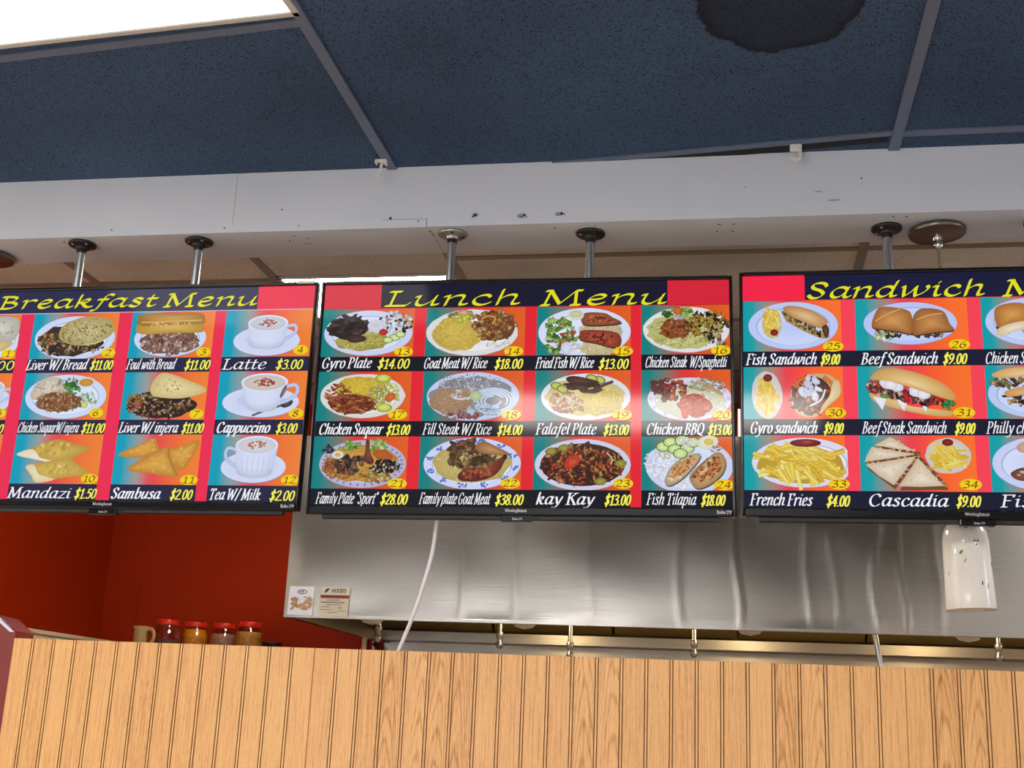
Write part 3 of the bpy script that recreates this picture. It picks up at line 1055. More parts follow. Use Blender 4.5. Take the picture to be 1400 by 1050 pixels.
def d_liver_bread(c):
    c.plate(120, 66, 110, 58, (206, 218, 250))
    c.bed(112, 72, 92, 42, (62, 50, 36))
    c.heap(84, 84, 62, 28, 110, 6.5, [(226, 206, 176), (196, 158, 112), (92, 66, 44), (40, 32, 28), (120, 90, 52), (150, 130, 60)], thin=0.42)
    c.heap(42, 70, 24, 18, 30, 5, [(206, 120, 70), (216, 160, 90), (120, 116, 50)])
    c.heap(150, 92, 50, 12, 36, 6, [(214, 190, 150), (50, 36, 30), (150, 106, 70)], thin=0.4)
    c.ell(150, 48, 76, 38, (204, 192, 140), (176, 158, 100), -0.1, 34, (0, 0), 0.02)
    c.heap(150, 48, 68, 33, 150, 3.0, [(170, 150, 86), (150, 128, 70), (222, 212, 168), (136, 116, 66)], -0.1, 0.6, (0.2, 0.9), 0.85)
    c.strip([(150, 84), (178, 82), (202, 72)], 3.5, (236, 222, 170), (190, 170, 110))


def d_foul(c):
    c.plate(108, 70, 96, 48, (206, 218, 250))
    c.bed(108, 78, 80, 34, (130, 96, 84))
    c.heap(108, 84, 78, 28, 130, 6.5, [(196, 150, 130), (170, 120, 104), (216, 178, 158), (120, 80, 70), (232, 204, 190)], thin=0.75, dark=0.55)
    for y, a, b in ((44, (222, 186, 96), (186, 140, 52)), (22, (206, 160, 66), (160, 110, 38))):
        c.smooth([(18, y - 12), (60, y - 18), (130, y - 18), (184, y - 16), (196, y), (188, y + 12), (110, y + 13), (26, y + 14)], b, a)
    c.strip([(26, 28), (110, 26), (188, 24)], 3, (232, 206, 120), (196, 150, 66))
    c.heap(110, 36, 70, 6, 22, 4, [(232, 210, 140), (226, 190, 110)], dark=0.85)


def d_latte(c):
    c.saucer(112, 80, 86, 38)
    c.cup(112, 34, 52, 44, 54, 0.40, 1, (150, 84, 60), 40)


def d_suqaar_injera(c):
    c.plate(118, 62, 110, 57, (206, 220, 252))
    c.smooth([(22, 50), (46, 20), (90, 12), (112, 34), (104, 54), (60, 62), (30, 70)], (196, 182, 160), (224, 214, 200))
    c.heap(66, 40, 38, 20, 60, 3.6, [(232, 222, 208), (206, 190, 166), (188, 168, 138)], dark=0.88)
    c.heap(120, 24, 30, 9, 30, 4, [(226, 220, 214), (200, 160, 160), (170, 190, 120)])
    c.lettuce(134, 40, 24, 18, 26, ((70, 130, 50), (110, 165, 80), (50, 100, 40)))
    c.heap(178, 68, 26, 16, 30, 5, [(226, 236, 226), (196, 214, 180), (150, 180, 120)], dark=0.8)
    c.ell(172, 84, 11, 9, (222, 226, 150), (190, 196, 100), 0, 14)
    c.bed(102, 76, 62, 25, (140, 92, 58))
    c.heap(102, 76, 64, 25, 120, 6.5, [(206, 152, 100), (186, 126, 80), (150, 96, 60), (222, 176, 128)], thin=0.5)
    c.ell(170, 26, 24, 14, (240, 240, 250), (206, 210, 230), 0, 22)
    c.ell(170, 26, 19, 10, (216, 160, 60), (196, 134, 46), 0, 20)


def d_liver_injera(c):
    c.bed(106, 84, 92, 34, (54, 38, 30))
    c.heap(104, 84, 92, 34, 150, 7, [(210, 168, 130), (160, 106, 76), (60, 42, 34), (36, 26, 24), (190, 150, 70), (122, 76, 56), (224, 196, 170)], thin=0.42)
    c.heap(38, 76, 24, 18, 24, 6, [(206, 110, 80), (216, 130, 96), (180, 150, 70)])
    c.smooth([(74, 34), (92, 6), (118, 4), (170, 22), (214, 40), (216, 54), (160, 68), (104, 66), (78, 58)], (206, 186, 120), (240, 228, 178))
    c.strip([(96, 24), (140, 34), (208, 48)], 3, (216, 192, 120), (232, 214, 150))
    c.strip([(86, 44), (130, 52), (190, 58)], 3, (214, 190, 124), (238, 222, 168))
    c.heap(120, 36, 32, 18, 26, 3, [(214, 186, 110), (200, 166, 90)], dark=0.9)


def d_cappuccino(c):
    c.saucer(112, 78, 98, 38)
    c.strip([(94, 112), (130, 98), (176, 84)], 5, (110, 96, 92), (60, 52, 56))
    c.ell(180, 82, 16, 9, (90, 80, 80), (44, 40, 46), -0.4, 14)
    c.cup(118, 28, 60, 36, 64, 0.38, 1, (140, 60, 34), 60, (222, 208, 204))
    c.smooth([(169, 40), (176, 36), (173, 54), (163, 68), (161, 60)], (96, 80, 84), (140, 124, 128))


def d_tea(c):
    c.saucer(110, 80, 82, 38)
    c.cup(114, 26, 54, 44, 66, 0.42, -1, (160, 104, 62), 34, (222, 220, 232))
    for k in range(6):
        c.strip([(80 + k * 14, 56), (82 + k * 13, 92)], 2, (178, 188, 224), (200, 208, 240))


def d_mandazi(c):
    c.smooth([(8, 52), (60, 30), (112, 13), (160, 24), (202, 36), (170, 56), (126, 76), (70, 66)], (186, 150, 66), (220, 184, 92))
    c.heap(110, 40, 60, 18, 40, 6, [(214, 178, 84), (200, 160, 66), (226, 196, 112)], dark=0.93)
    c.smooth([(8, 52), (50, 38), (70, 58), (110, 68), (126, 76), (70, 66)], (226, 216, 190), (240, 234, 216))
    c.smooth([(38, 82), (90, 70), (150, 60), (180, 78), (206, 100), (140, 110), (74, 122), (56, 104)], (190, 156, 66), (222, 190, 100))
    c.heap(130, 88, 48, 14, 34, 6, [(212, 180, 84), (198, 164, 66), (226, 198, 116)], dark=0.93)
    c.smooth([(38, 82), (60, 78), (80, 104), (120, 114), (74, 122), (56, 104)], (222, 206, 160), (238, 228, 196))


def d_sambusa(c):
    for tri, n in (([(8, 52), (60, 26), (100, 8), (108, 24), (114, 40), (70, 58)], 26), ([(38, 88), (90, 52), (140, 30), (150, 60), (172, 104), (104, 98)], 40), ([(132, 40), (170, 30), (218, 14), (204, 56), (182, 88), (150, 70)], 30)):
        c.smooth(tri, (190, 130, 48), (232, 180, 84), 3)
        cx, cy = sum(p[0] for p in tri) / 6, sum(p[1] for p in tri) / 6
        for _ in range(n):
            p = c.rng.choice(tri)
            k = c.rng.uniform(0, 0.78)
            c.ell(cx + (p[0] - cx) * k, cy + (p[1] - cy) * k, c.rng.uniform(3, 6), c.rng.uniform(2, 4), c.jit((226, 176, 84)), c.jit((214, 158, 66)), c.rng.uniform(0, PI), 8, (0, 0), 0.3)
    c.strip([(140, 32), (146, 62), (170, 102)], 3, (150, 92, 30), (196, 138, 56))


def d_smallcup(c):
    c.saucer(120, 72, 80, 36)
    c.cup(130, 36, 46, 36, 50, 0.4, 1, (150, 90, 60), 16)


def d_gyro(c):
    c.plate(114, 61, 109, 57, (204, 212, 244))
    c.bed(100, 82, 66, 24, (176, 162, 76), 0, 0.1)
    c.noodles(100, 80, 68, 27, 170, 2.6, ((196, 184, 92), (172, 158, 70), (216, 206, 124)), 26)
    c.heap(176, 38, 46, 28, 70, 6, [(232, 234, 240), (206, 214, 220), (222, 226, 236), (176, 190, 150), (190, 150, 150)], dark=0.8)
    c.heap(178, 36, 46, 26, 16, 4, [(40, 34, 44), (60, 50, 56)])
    c.bed(64, 48, 50, 28, (50, 38, 36), -0.1, 0.12)
    c.heap(66, 46, 50, 27, 60, 11, [(76, 58, 52), (58, 44, 42), (96, 74, 64), (46, 36, 36)], 0.0, 0.4, (-0.9, 0.3), 0.45)
    c.smooth([(62, 72), (100, 68), (110, 80), (76, 86)], (56, 36, 34), (84, 56, 50))
    c.ell(132, 44, 20, 15, (232, 234, 246), (200, 204, 224), 0, 20)
    c.ell(132, 42, 16, 10, (196, 196, 206), (214, 214, 226), 0, 18)
    c.ell(152, 60, 11, 8, (216, 52, 44), (160, 30, 28), 0, 14)
    c.cuke(180, 74, 15, .6)
    c.cuke(164, 80, 13, .6)
    c.cuke(194, 66, 13, .6)
    c.heap(206, 54, 8, 8, 6, 5, [(30, 26, 30), (50, 40, 44)])


def d_goat_rice(c):
    c.plate(112, 62, 110, 58, (222, 220, 222), 0.015)
    c.heap(88, 20, 34, 12, 30, 6, [(206, 210, 120), (226, 220, 190), (206, 150, 110), (150, 160, 60)])
    c.ell(90, 13, 15, 9, (226, 190, 160), (196, 120, 90), 0, 14)
    c.rice(76, 66, 60, 42, (214, 186, 82), 210)
    c.lettuce(92, 28, 26, 10, 10, ((190, 190, 70), (210, 206, 90)))
    c.bed(170, 48, 46, 38, (120, 70, 34))
    c.heap(168, 46, 50, 40, 90, 9, [(196, 132, 66), (170, 104, 50), (216, 160, 92), (130, 74, 36), (226, 180, 120)], thin=0.55)
    c.strip([(134, 30), (150, 22), (168, 28), (160, 42)], 5, (226, 176, 106), (150, 90, 44))
    c.heap(176, 92, 30, 8, 20, 4, [(236, 232, 222), (214, 208, 196)], dark=0.85)


def d_fried_fish(c):
    c.plate(113, 64, 109, 60, (216, 222, 246))
    c.rice(150, 60, 52, 24, (206, 190, 150), 90)
    c.rice(146, 104, 44, 20, (210, 196, 150), 80)
    c.lettuce(54, 72, 42, 44, 70)
    c.heap(58, 62, 32, 34, 14, 6, [(206, 120, 60), (226, 232, 222), (214, 96, 50)])
    c.ell(72, 104, 14, 16, (226, 228, 244), (196, 200, 226), 0.2, 16)
    c.heap(90, 98, 14, 10, 12, 5, [(236, 238, 246), (210, 214, 226)], dark=0.85)
    c.fillet([(106, 26), (120, 16), (160, 18), (178, 28), (200, 42), (160, 48), (112, 46)], (176, 92, 56), [(120, 50, 30), (206, 126, 80), (86, 34, 24)], 40, 4)
    c.fillet([(102, 70), (112, 60), (170, 62), (196, 72), (198, 92), (184, 104), (140, 92), (104, 84)], (176, 74, 48), [(120, 44, 30), (206, 110, 76), (96, 36, 26)], 46, 4)
    c.ell(93, 22, 19, 14, (226, 230, 226), (206, 210, 214), 0, 20)
    c.ell(93, 20, 15, 9, (206, 212, 160), (190, 196, 140), 0, 18)


def d_chicken_spaghetti(c):
    c.plate(104, 60, 100, 56, (226, 226, 226), 0.012)
    c.bed(100, 64, 86, 44, (204, 202, 128))
    c.noodles(98, 66, 86, 46, 230, 2.6, ((214, 212, 140), (190, 186, 104), (226, 226, 164), (160, 156, 80)), 30)
    c.bed(80, 58, 36, 25, (160, 86, 40))
    c.heap(80, 58, 37, 25, 80, 4.5, [(190, 110, 56), (150, 78, 34), (206, 136, 80), (128, 64, 30)], thin=0.6)
    c.lettuce(86, 20, 34, 10, 20)
    c.ell(84, 14, 11, 10, (216, 120, 60), (170, 80, 40), 0, 14)
    c.heap(84, 32, 12, 6, 6, 5, [(236, 236, 230)])
    c.heap(152, 46, 46, 30, 80, 8, [(206, 166, 56), (180, 136, 40), (222, 190, 90), (70, 56, 36), (40, 34, 28)], thin=0.5)
    c.heap(168, 70, 20, 20, 20, 7, [(46, 38, 30), (206, 180, 110), (226, 206, 150)], thin=0.45)
    c.heap(184, 92, 10, 8, 8, 5, [(220, 210, 196), (140, 90, 50)])


def d_suqaar(c):
    c.plate(110, 60, 103, 54, (222, 218, 214), 0.015)
    c.rice(104, 42, 60, 30, (216, 186, 62), 150)
    c.lettuce(164, 54, 34, 28, 30, ((206, 206, 110), (176, 190, 80), (222, 220, 150)))
    c.heap(150, 58, 26, 22, 30, 5, [(222, 214, 130), (190, 196, 90), (236, 226, 170)])
    c.bed(84, 80, 58, 24, (130, 60, 26))
    c.heap(50, 54, 30, 22, 40, 8, [(196, 96, 46), (150, 62, 30), (216, 130, 70)], thin=0.34, ang=(-0.7, 0.9))
    c.heap(92, 82, 54, 24, 76, 8, [(206, 110, 52), (166, 74, 36), (226, 146, 82), (120, 50, 24)], thin=0.34, ang=(-0.7, 0.9))
    for x, y in ((158, 18), (164, 90)):
        c.ell(x, y, 20, 11, (206, 206, 80), (150, 160, 40), 0, 16)
        c.ell(x, y - 1, 15, 8, (222, 226, 120), (200, 206, 90), 0, 14)
    c.ell(178, 64, 14, 10, (226, 116, 46), (190, 80, 30), -0.5, 12)


def d_fill_steak(c):
    c.plate(120, 62, 110, 59, (196, 206, 240))
    c.bed(118, 64, 100, 50, (150, 150, 156))
    c.grains(112, 30, 76, 22, 170, 3.0, ((176, 182, 190), (130, 136, 146), (206, 210, 216), (106, 110, 116)))
    c.rice(70, 74, 52, 32, (176, 142, 110), 120)
    c.heap(108, 58, 46, 12, 40, 5, [(206, 190, 180), (190, 160, 140), (220, 214, 214)], dark=0.8)
    c.strip([(72, 64), (92, 70), (116, 64)], 3, (232, 232, 240), (200, 204, 220))
    c.heap(96, 106, 40, 10, 26, 6, [(196, 110, 106), (170, 90, 90), (216, 150, 140)])
    for k in range(5):
        a = 18 + k * 7
        pts = [(168 + a * math.cos(t) * 1.1, 74 + a * 0.66 * math.sin(t)) for t in [i * 0.6 + k for i in range(9)]]
        c.strip(pts, 5, (216, 228, 246), (160, 180, 210))
    c.heap(150, 96, 40, 14, 34, 6, [(206, 220, 240), (176, 196, 220)], dark=0.8)
    c.ell(128, 62, 15, 12, (196, 210, 170), (170, 186, 140), 0, 16)


def d_falafel(c):
    c.plate(118, 64, 104, 56, (220, 222, 234))
    c.bed(116, 66, 92, 44, (226, 208, 140))
    c.rice(150, 76, 56, 34, (222, 196, 104), 150)
    for x, y in ((50, 38), (64, 46), (150, 24), (132, 20)):
        c.ell(x, y, 15, 10, (170, 176, 60), (110, 130, 40), 0.3, 14)
        c.ell(x, y, 11, 7, (206, 206, 110), (190, 190, 90), 0.3, 12)
    c.heap(70, 72, 40, 20, 46, 6, [(232, 226, 216), (206, 150, 110), (196, 90, 60), (226, 210, 150)], dark=0.72)
    c.heap(76, 92, 34, 9, 24, 6, [(206, 90, 60), (216, 130, 90), (226, 200, 150)])
    c.heap(118, 40, 44, 12, 26, 13, [(84, 44, 36), (60, 32, 30), (116, 62, 48)], 0.1, 0.36, (-0.2, 0.3), 0.5)
    c.smooth([(72, 20), (90, 14), (130, 22), (150, 30), (120, 34), (84, 32)], (54, 32, 30), (100, 62, 50))
    c.strip([(150, 42), (166, 34), (182, 28)], 7, (110, 60, 46), (60, 32, 28))


def d_bbq(c):
    c.plate(110, 70, 96, 51, (214, 212, 236))
    for k in range(14):
        c.ell(110 + 88 * math.cos(k * .45), 70 + 46 * math.sin(k * .45), 7, 5, (196, 170, 206), (206, 200, 230), k, 9)
    c.rice(110, 74, 78, 40, (216, 216, 190), 120)
    c.heap(150, 38, 40, 16, 40, 7, [(206, 186, 130), (222, 206, 160), (186, 150, 90), (200, 206, 150)], thin=0.4, ang=(0, 0.7))
    c.strip([(140, 40), (160, 46), (186, 60)], 7, (206, 160, 100), (160, 116, 60))
    c.heap(64, 48, 38, 24, 60, 8, [(206, 76, 44), (180, 56, 34), (226, 110, 66), (150, 60, 40), (110, 50, 44)])
    c.heap(40, 40, 16, 14, 14, 7, [(96, 44, 44), (130, 56, 46)])
    c.bed(122, 86, 38, 26, (196, 62, 30), 0.1, 0.14)
    c.heap(122, 84, 36, 24, 50, 5, [(216, 84, 44), (190, 60, 30), (232, 120, 70)], dark=0.72)
    c.smooth([(90, 92), (108, 96), (104, 116), (94, 114)], (190, 60, 30), (216, 84, 44))


def d_family_sport(c):
    c.plate(120, 66, 104, 57, (186, 180, 206))
    for k in range(34):
        t = k * 2 * PI / 34
        c.ell(120 + 94 * math.cos(t), 66 + 50 * math.sin(t), 5, 3, (110, 96, 160), (176, 160, 196), t, 8)
    c.bed(118, 64, 86, 44, (196, 140, 60))
    c.rice(112, 64, 84, 42, (206, 156, 66), 170)
    c.heap(70, 74, 44, 24, 50, 8, [(206, 120, 50), (186, 96, 40), (216, 146, 76)])
    c.heap(150, 92, 44, 16, 44, 7, [(222, 170, 70), (206, 120, 46), (232, 206, 130)])
    c.heap(90, 68, 40, 20, 44, 8, [(84, 58, 50), (110, 76, 62), (60, 42, 40), (150, 116, 92)])
    c.heap(34, 32, 18, 8, 14, 5, [(50, 44, 60), (70, 62, 84)])
    c.lettuce(146, 24, 26, 14, 20, ((110, 160, 60), (150, 196, 90), (206, 226, 160)))
    c.lettuce(88, 22, 20, 8, 10)
    c.bed(168, 46, 26, 13, (190, 96, 36), 0.3)
    c.heap(174, 72, 34, 14, 44, 6, [(30, 30, 34), (46, 46, 54), (20, 22, 26)])
    c.heap(176, 74, 34, 12, 12, 4, [(222, 206, 180), (226, 220, 200)])
    c.smooth([(126, 10), (134, 12), (138, 40), (148, 60), (138, 68), (122, 56), (126, 36)], (86, 40, 30), (140, 72, 50))
    c.ell(60, 45, 15, 10, (240, 240, 236), (206, 206, 206), 0, 16)
    c.ell(60, 45, 7, 5, (226, 190, 60), (206, 160, 50), 0, 10)


def d_family_goat(c):
    c.plate(124, 64, 114, 61, (206, 214, 248))
    for k in range(12):
        t = k * 2 * PI / 12 + 0.2
        for q in range(7):
            x, y = 124 + 101 * math.cos(t) + c.rng.uniform(-9, 9), 64 + 53 * math.sin(t) + c.rng.uniform(-5, 5)
            c.ell(x, y, c.rng.uniform(2, 5), c.rng.uniform(1.5, 3), (56, 86, 170), (110, 140, 210), c.rng.uniform(0, PI), 8, (0, 0), 0.2)
    c.rice(122, 66, 92, 46, (206, 186, 112), 240)
    c.heap(110, 38, 46, 26, 36, 12, [(150, 104, 62), (120, 80, 48), (176, 130, 84), (96, 62, 40)])
    c.heap(128, 62, 56, 18, 34, 12, [(104, 76, 44), (130, 96, 54), (80, 58, 36), (176, 140, 84)])
    c.smooth([(130, 24), (150, 12), (176, 22), (210, 40), (206, 46), (170, 44), (140, 38)], (140, 96, 56), (196, 150, 96))
    c.heap(112, 46, 12, 8, 10, 4, [(232, 214, 170), (214, 186, 130)])
    c.smooth([(92, 96), (104, 80), (132, 74), (158, 78), (180, 70), (194, 52), (200, 44), (206, 50), (200, 60), (190, 80), (172, 96), (140, 106), (104, 106)], (84, 34, 24), (160, 72, 48))
    c.heap(134, 90, 36, 10, 30, 5, [(190, 100, 70), (140, 60, 42), (110, 44, 32)], dark=0.75)
    c.ell(201, 48, 5, 5, (70, 40, 30), (40, 24, 20), 0, 10)
    c.heap(140, 86, 34, 10, 20, 5, [(176, 80, 54), (140, 58, 40), (200, 110, 76)], dark=0.8)


def d_kaykay(c):
    c.plate(113, 66, 110, 60, (206, 208, 232))
    c.ell(113, 66, 97, 50, (70, 36, 22), (60, 30, 20), 0, 32)
    c.heap(113, 66, 94, 48, 260, 8, [(196, 96, 44), (160, 66, 34), (216, 140, 70), (120, 50, 30), (84, 66, 36), (206, 60, 40), (226, 170, 90), (60, 40, 28)], thin=0.36, dark=0.42)
    for x, y, r in ((40, 34, 0.4), (200, 62, 1.3), (154, 104, 0.2), (70, 26, 0.1)):
        c.smooth([(x - 14, y), (x, y - 8), (x + 14, y - 2), (x + 8, y + 9), (x - 8, y + 8)], (120, 116, 40), (176, 160, 66))
    c.smooth([(70, 66), (82, 46), (106, 44), (108, 58), (92, 74), (76, 76)], (170, 44, 24), (222, 80, 44))
    c.strip([(168, 38), (180, 52), (178, 66)], 3, (226, 216, 190), (190, 160, 110))
    c.heap(113, 66, 80, 40, 30, 6, [(226, 160, 80), (216, 96, 50)], thin=0.4)


def d_tilapia(c):
    c.plate(108, 68, 98, 64, (204, 212, 244))
    c.grains(44, 62, 36, 32, 190, 4.0, ((240, 240, 246), (216, 220, 232), (196, 202, 218)))
    c.grains(92, 108, 40, 12, 90, 4.0, ((240, 240, 246), (206, 210, 224)))
    c.fillet([(52, 104), (62, 78), (82, 56), (108, 42), (132, 40), (130, 54), (108, 82), (84, 104), (62, 114)], (232, 206, 168), [(186, 116, 56), (206, 146, 84), (160, 88, 40), (244, 226, 196)], 60, 6)
    c.strip([(70, 96), (92, 72), (122, 50)], 13, (196, 124, 62), (222, 176, 116))
    c.heap(96, 72, 26, 7, 26, 5, [(166, 92, 40), (206, 140, 76), (226, 180, 120)], -0.75, 0.5, (-1.2, -0.4), 0.85)
    c.fillet([(108, 98), (118, 78), (150, 50), (166, 38), (182, 40), (190, 62), (180, 88), (152, 112), (124, 120)], (222, 180, 124), [(160, 86, 38), (192, 126, 66), (236, 206, 160), (130, 66, 30)], 60, 6)
    c.strip([(130, 104), (152, 84), (178, 58)], 15, (176, 96, 44), (206, 146, 86))
    c.heap(152, 84, 26, 9, 30, 5, [(136, 70, 30), (190, 116, 56), (222, 170, 106)], -0.8, 0.5, (-1.2, -0.4), 0.85)
    c.strip([(112, 96), (132, 70), (150, 50)], 2.5, (96, 56, 34), (150, 100, 60))
    c.lettuce(54, 36, 16, 14, 10, ((206, 216, 190), (226, 230, 216)))
    for x, y in ((50, 24), (66, 14), (76, 30), (92, 10), (104, 28), (88, 40), (116, 14)):
        c.cuke(x, y, 17, .72)
    c.heap(102, 16, 18, 10, 16, 5, [(236, 226, 240), (206, 196, 220)], dark=0.85)
    c.ell(150, 14, 24, 16, (240, 240, 226), (214, 214, 190), -0.2, 20)
    c.ell(152, 13, 11, 8, (220, 206, 90), (206, 186, 70), 0, 14)
    c.heap(168, 30, 14, 6, 10, 4, [(206, 140, 120), (226, 210, 190)])


def bun(c, pts, top=(206, 146, 80), edge=(150, 92, 44)):
    c.smooth([(x, y + 3) for x, y in pts], (80, 50, 30))
    c.smooth(pts, edge, top)


def d_fish_sandwich(c):
    c.plate(112, 60, 100, 57, (190, 204, 248))
    c.ell(65, 54, 22, 36, (216, 212, 180), (190, 180, 140), 0, 18)
    c.fries(65, 50, 16, 28, 50, 26, 4.5, ang=(0.6, 2.4))
    c.ell(70, 76, 9, 8, (170, 40, 34), (110, 22, 24), 0, 12)
    c.smooth([(92, 22), (110, 40), (150, 66), (190, 82), (186, 92), (160, 86), (110, 58), (92, 40)], (180, 130, 74), (216, 170, 104))
    c.heap(134, 56, 54, 9, 70, 6, [(206, 190, 110), (84, 110, 46), (120, 70, 46), (226, 214, 170), (60, 44, 36)], 0.55, 0.5)
    c.smooth([(90, 18), (110, 12), (150, 22), (184, 44), (188, 58), (174, 68), (140, 54), (104, 36)], (186, 130, 76), (230, 196, 144))
    c.smooth([(176, 66), (188, 60), (192, 78), (184, 90)], (60, 40, 30), (110, 76, 50))


def d_beef_sandwich(c):
    c.plate(119, 58, 101, 50, (186, 200, 248))
    c.lettuce(60, 86, 26, 9, 16, ((150, 190, 90), (200, 220, 150), (236, 240, 226)))
    c.heap(80, 82, 40, 8, 30, 5, [(60, 56, 44), (226, 222, 206), (96, 70, 50)])
    c.heap(160, 84, 40, 7, 30, 5, [(60, 56, 44), (200, 180, 150), (96, 70, 50)])
    bun(c, [(36, 64), (46, 30), (62, 18), (112, 26), (124, 44), (122, 82), (96, 78), (60, 72)], (216, 158, 92), (158, 98, 48))
    bun(c, [(124, 84), (126, 44), (146, 24), (190, 30), (204, 60), (212, 76), (176, 80), (148, 84)], (210, 150, 84), (150, 92, 44))
    c.strip([(44, 52), (70, 36), (100, 24)], 2.5, (236, 190, 130), (206, 146, 80))
    c.strip([(134, 50), (160, 40), (190, 36)], 2.5, (232, 184, 120), (206, 146, 80))


def d_chicken_sandwich(c):
    c.plate(108, 58, 100, 56, (190, 204, 248))
    c.heap(70, 70, 46, 10, 34, 5, [(236, 226, 206), (70, 50, 40), (180, 140, 90)])
    bun(c, [(28, 34), (44, 18), (84, 14), (108, 30), (98, 56), (60, 64), (36, 72)], (222, 160, 84), (170, 106, 46))
    c.smooth([(32, 76), (60, 62), (100, 56), (104, 70), (70, 80), (36, 92)], (216, 190, 150), (242, 230, 206))
    bun(c, [(96, 52), (130, 30), (176, 34), (186, 64), (150, 80), (108, 76)], (214, 152, 80), (160, 100, 46))


def d_gyro_sandwich(c):
    c.ell(52, 66, 34, 56, (226, 222, 216), (206, 202, 200), -0.05, 24, (0, 0), 0.02)
    c.fries(52, 68, 20, 36, 70, 34, 5.5, ang=(0.8, 2.2))
    c.ell(54, 26, 10, 9, (150, 40, 44), (96, 24, 30), 0, 14)
    c.smooth([(104, 78), (112, 40), (140, 20), (184, 18), (208, 36), (210, 64), (186, 92), (160, 116), (122, 112)], (206, 170, 120), (232, 206, 160))
    c.ell(150, 66, 44, 44, (110, 66, 46), (80, 44, 34), 0.4, 22)
    c.heap(148, 68, 42, 42, 70, 9, [(110, 74, 56), (150, 102, 74), (84, 54, 44), (226, 120, 60), (206, 96, 50)], thin=0.45)
    c.strip([(176, 24), (196, 44), (190, 74)], 9, (226, 130, 60), (180, 90, 40))
    c.strip([(116, 50), (124, 32), (146, 24)], 9, (226, 120, 60), (180, 84, 40))
    c.heap(148, 52, 22, 24, 18, 9, [(238, 238, 250), (214, 218, 240)], dark=0.88)
    c.smooth([(196, 40), (210, 34), (212, 66), (186, 92), (166, 112), (172, 92), (190, 66)], (216, 190, 140), (240, 222, 180))
    c.strip([(146, 92), (170, 78), (180, 54)], 4, (240, 240, 246), (206, 206, 220))


def d_beef_steak(c):
    c.smooth([(26, 62), (50, 66), (110, 92), (170, 104), (206, 106), (190, 116), (140, 112), (80, 98), (36, 82)], (206, 166, 100), (236, 204, 146))
    for x in (46, 92, 138):
        c.poly([(x - 14, 70), (x + 16, 76), (x + 6, 100 + x * .05)], (226, 226, 240), (244, 244, 252))
    c.heap(112, 68, 92, 15, 120, 8, [(110, 62, 44), (84, 46, 36), (150, 96, 70), (206, 50, 44), (226, 206, 190), (60, 36, 30)], 0.22, 0.5)
    c.heap(36, 50, 14, 14, 20, 7, [(216, 60, 50), (236, 110, 90), (250, 226, 214), (120, 70, 50)])
    for x, y in ((62, 40), (84, 48), (124, 60), (140, 66), (72, 44)):
        c.ell(x, y, 15, 12, (246, 244, 250), (214, 210, 226), 0.3, 14, (0, 0), 0.1)
    for x, y, r in ((104, 72, 1.2), (164, 64, 0.4), (176, 74, 0.2)):
        c.ell(x, y, 16, 6, (206, 40, 50), (150, 24, 34), r, 12)
    c.ell(58, 70, 11, 5, (110, 160, 60), (80, 120, 40), 0.2, 12)
    c.lettuce(192, 92, 14, 9, 12, ((60, 120, 60), (90, 150, 80)))
    c.smooth([(28, 30), (44, 12), (84, 6), (150, 24), (196, 52), (208, 76), (190, 78), (140, 60), (90, 42), (50, 30)], (206, 156, 84), (240, 212, 150))


def d_philly(c):
    c.plate(104, 66, 100, 54, (190, 204, 246))
    c.heap(80, 40, 66, 12, 46, 7, [(226, 206, 176), (90, 60, 46), (206, 120, 90), (140, 160, 80)])
    c.smooth([(16, 20), (60, 6), (140, 8), (150, 24), (90, 26), (30, 30)], (214, 164, 96), (238, 206, 150))
    c.heap(100, 76, 70, 16, 56, 7, [(206, 150, 70), (80, 54, 40), (226, 196, 140), (60, 40, 34)])
    c.smooth([(40, 60), (90, 48), (160, 54), (170, 68), (100, 66), (50, 72)], (206, 150, 84), (236, 196, 130))


def d_fries(c):
    c.plate(130, 62, 113, 56, (222, 220, 240))
    c.bed(122, 66, 92, 42, (206, 170, 50))
    c.fries(122, 62, 84, 38, 110, 58, 8.5, ang=(-0.35, 0.75))
    c.fries(116, 90, 44, 14, 12, 44, 9, ang=(0.7, 1.6))
    c.fries(190, 84, 16, 10, 8, 40, 9, ang=(0.3, 0.9))
    c.ell(134, 18, 34, 9, (150, 30, 30), (96, 16, 22), 0, 22)
    c.ell(138, 16, 14, 4, (190, 70, 66), (150, 30, 30), 0, 12)


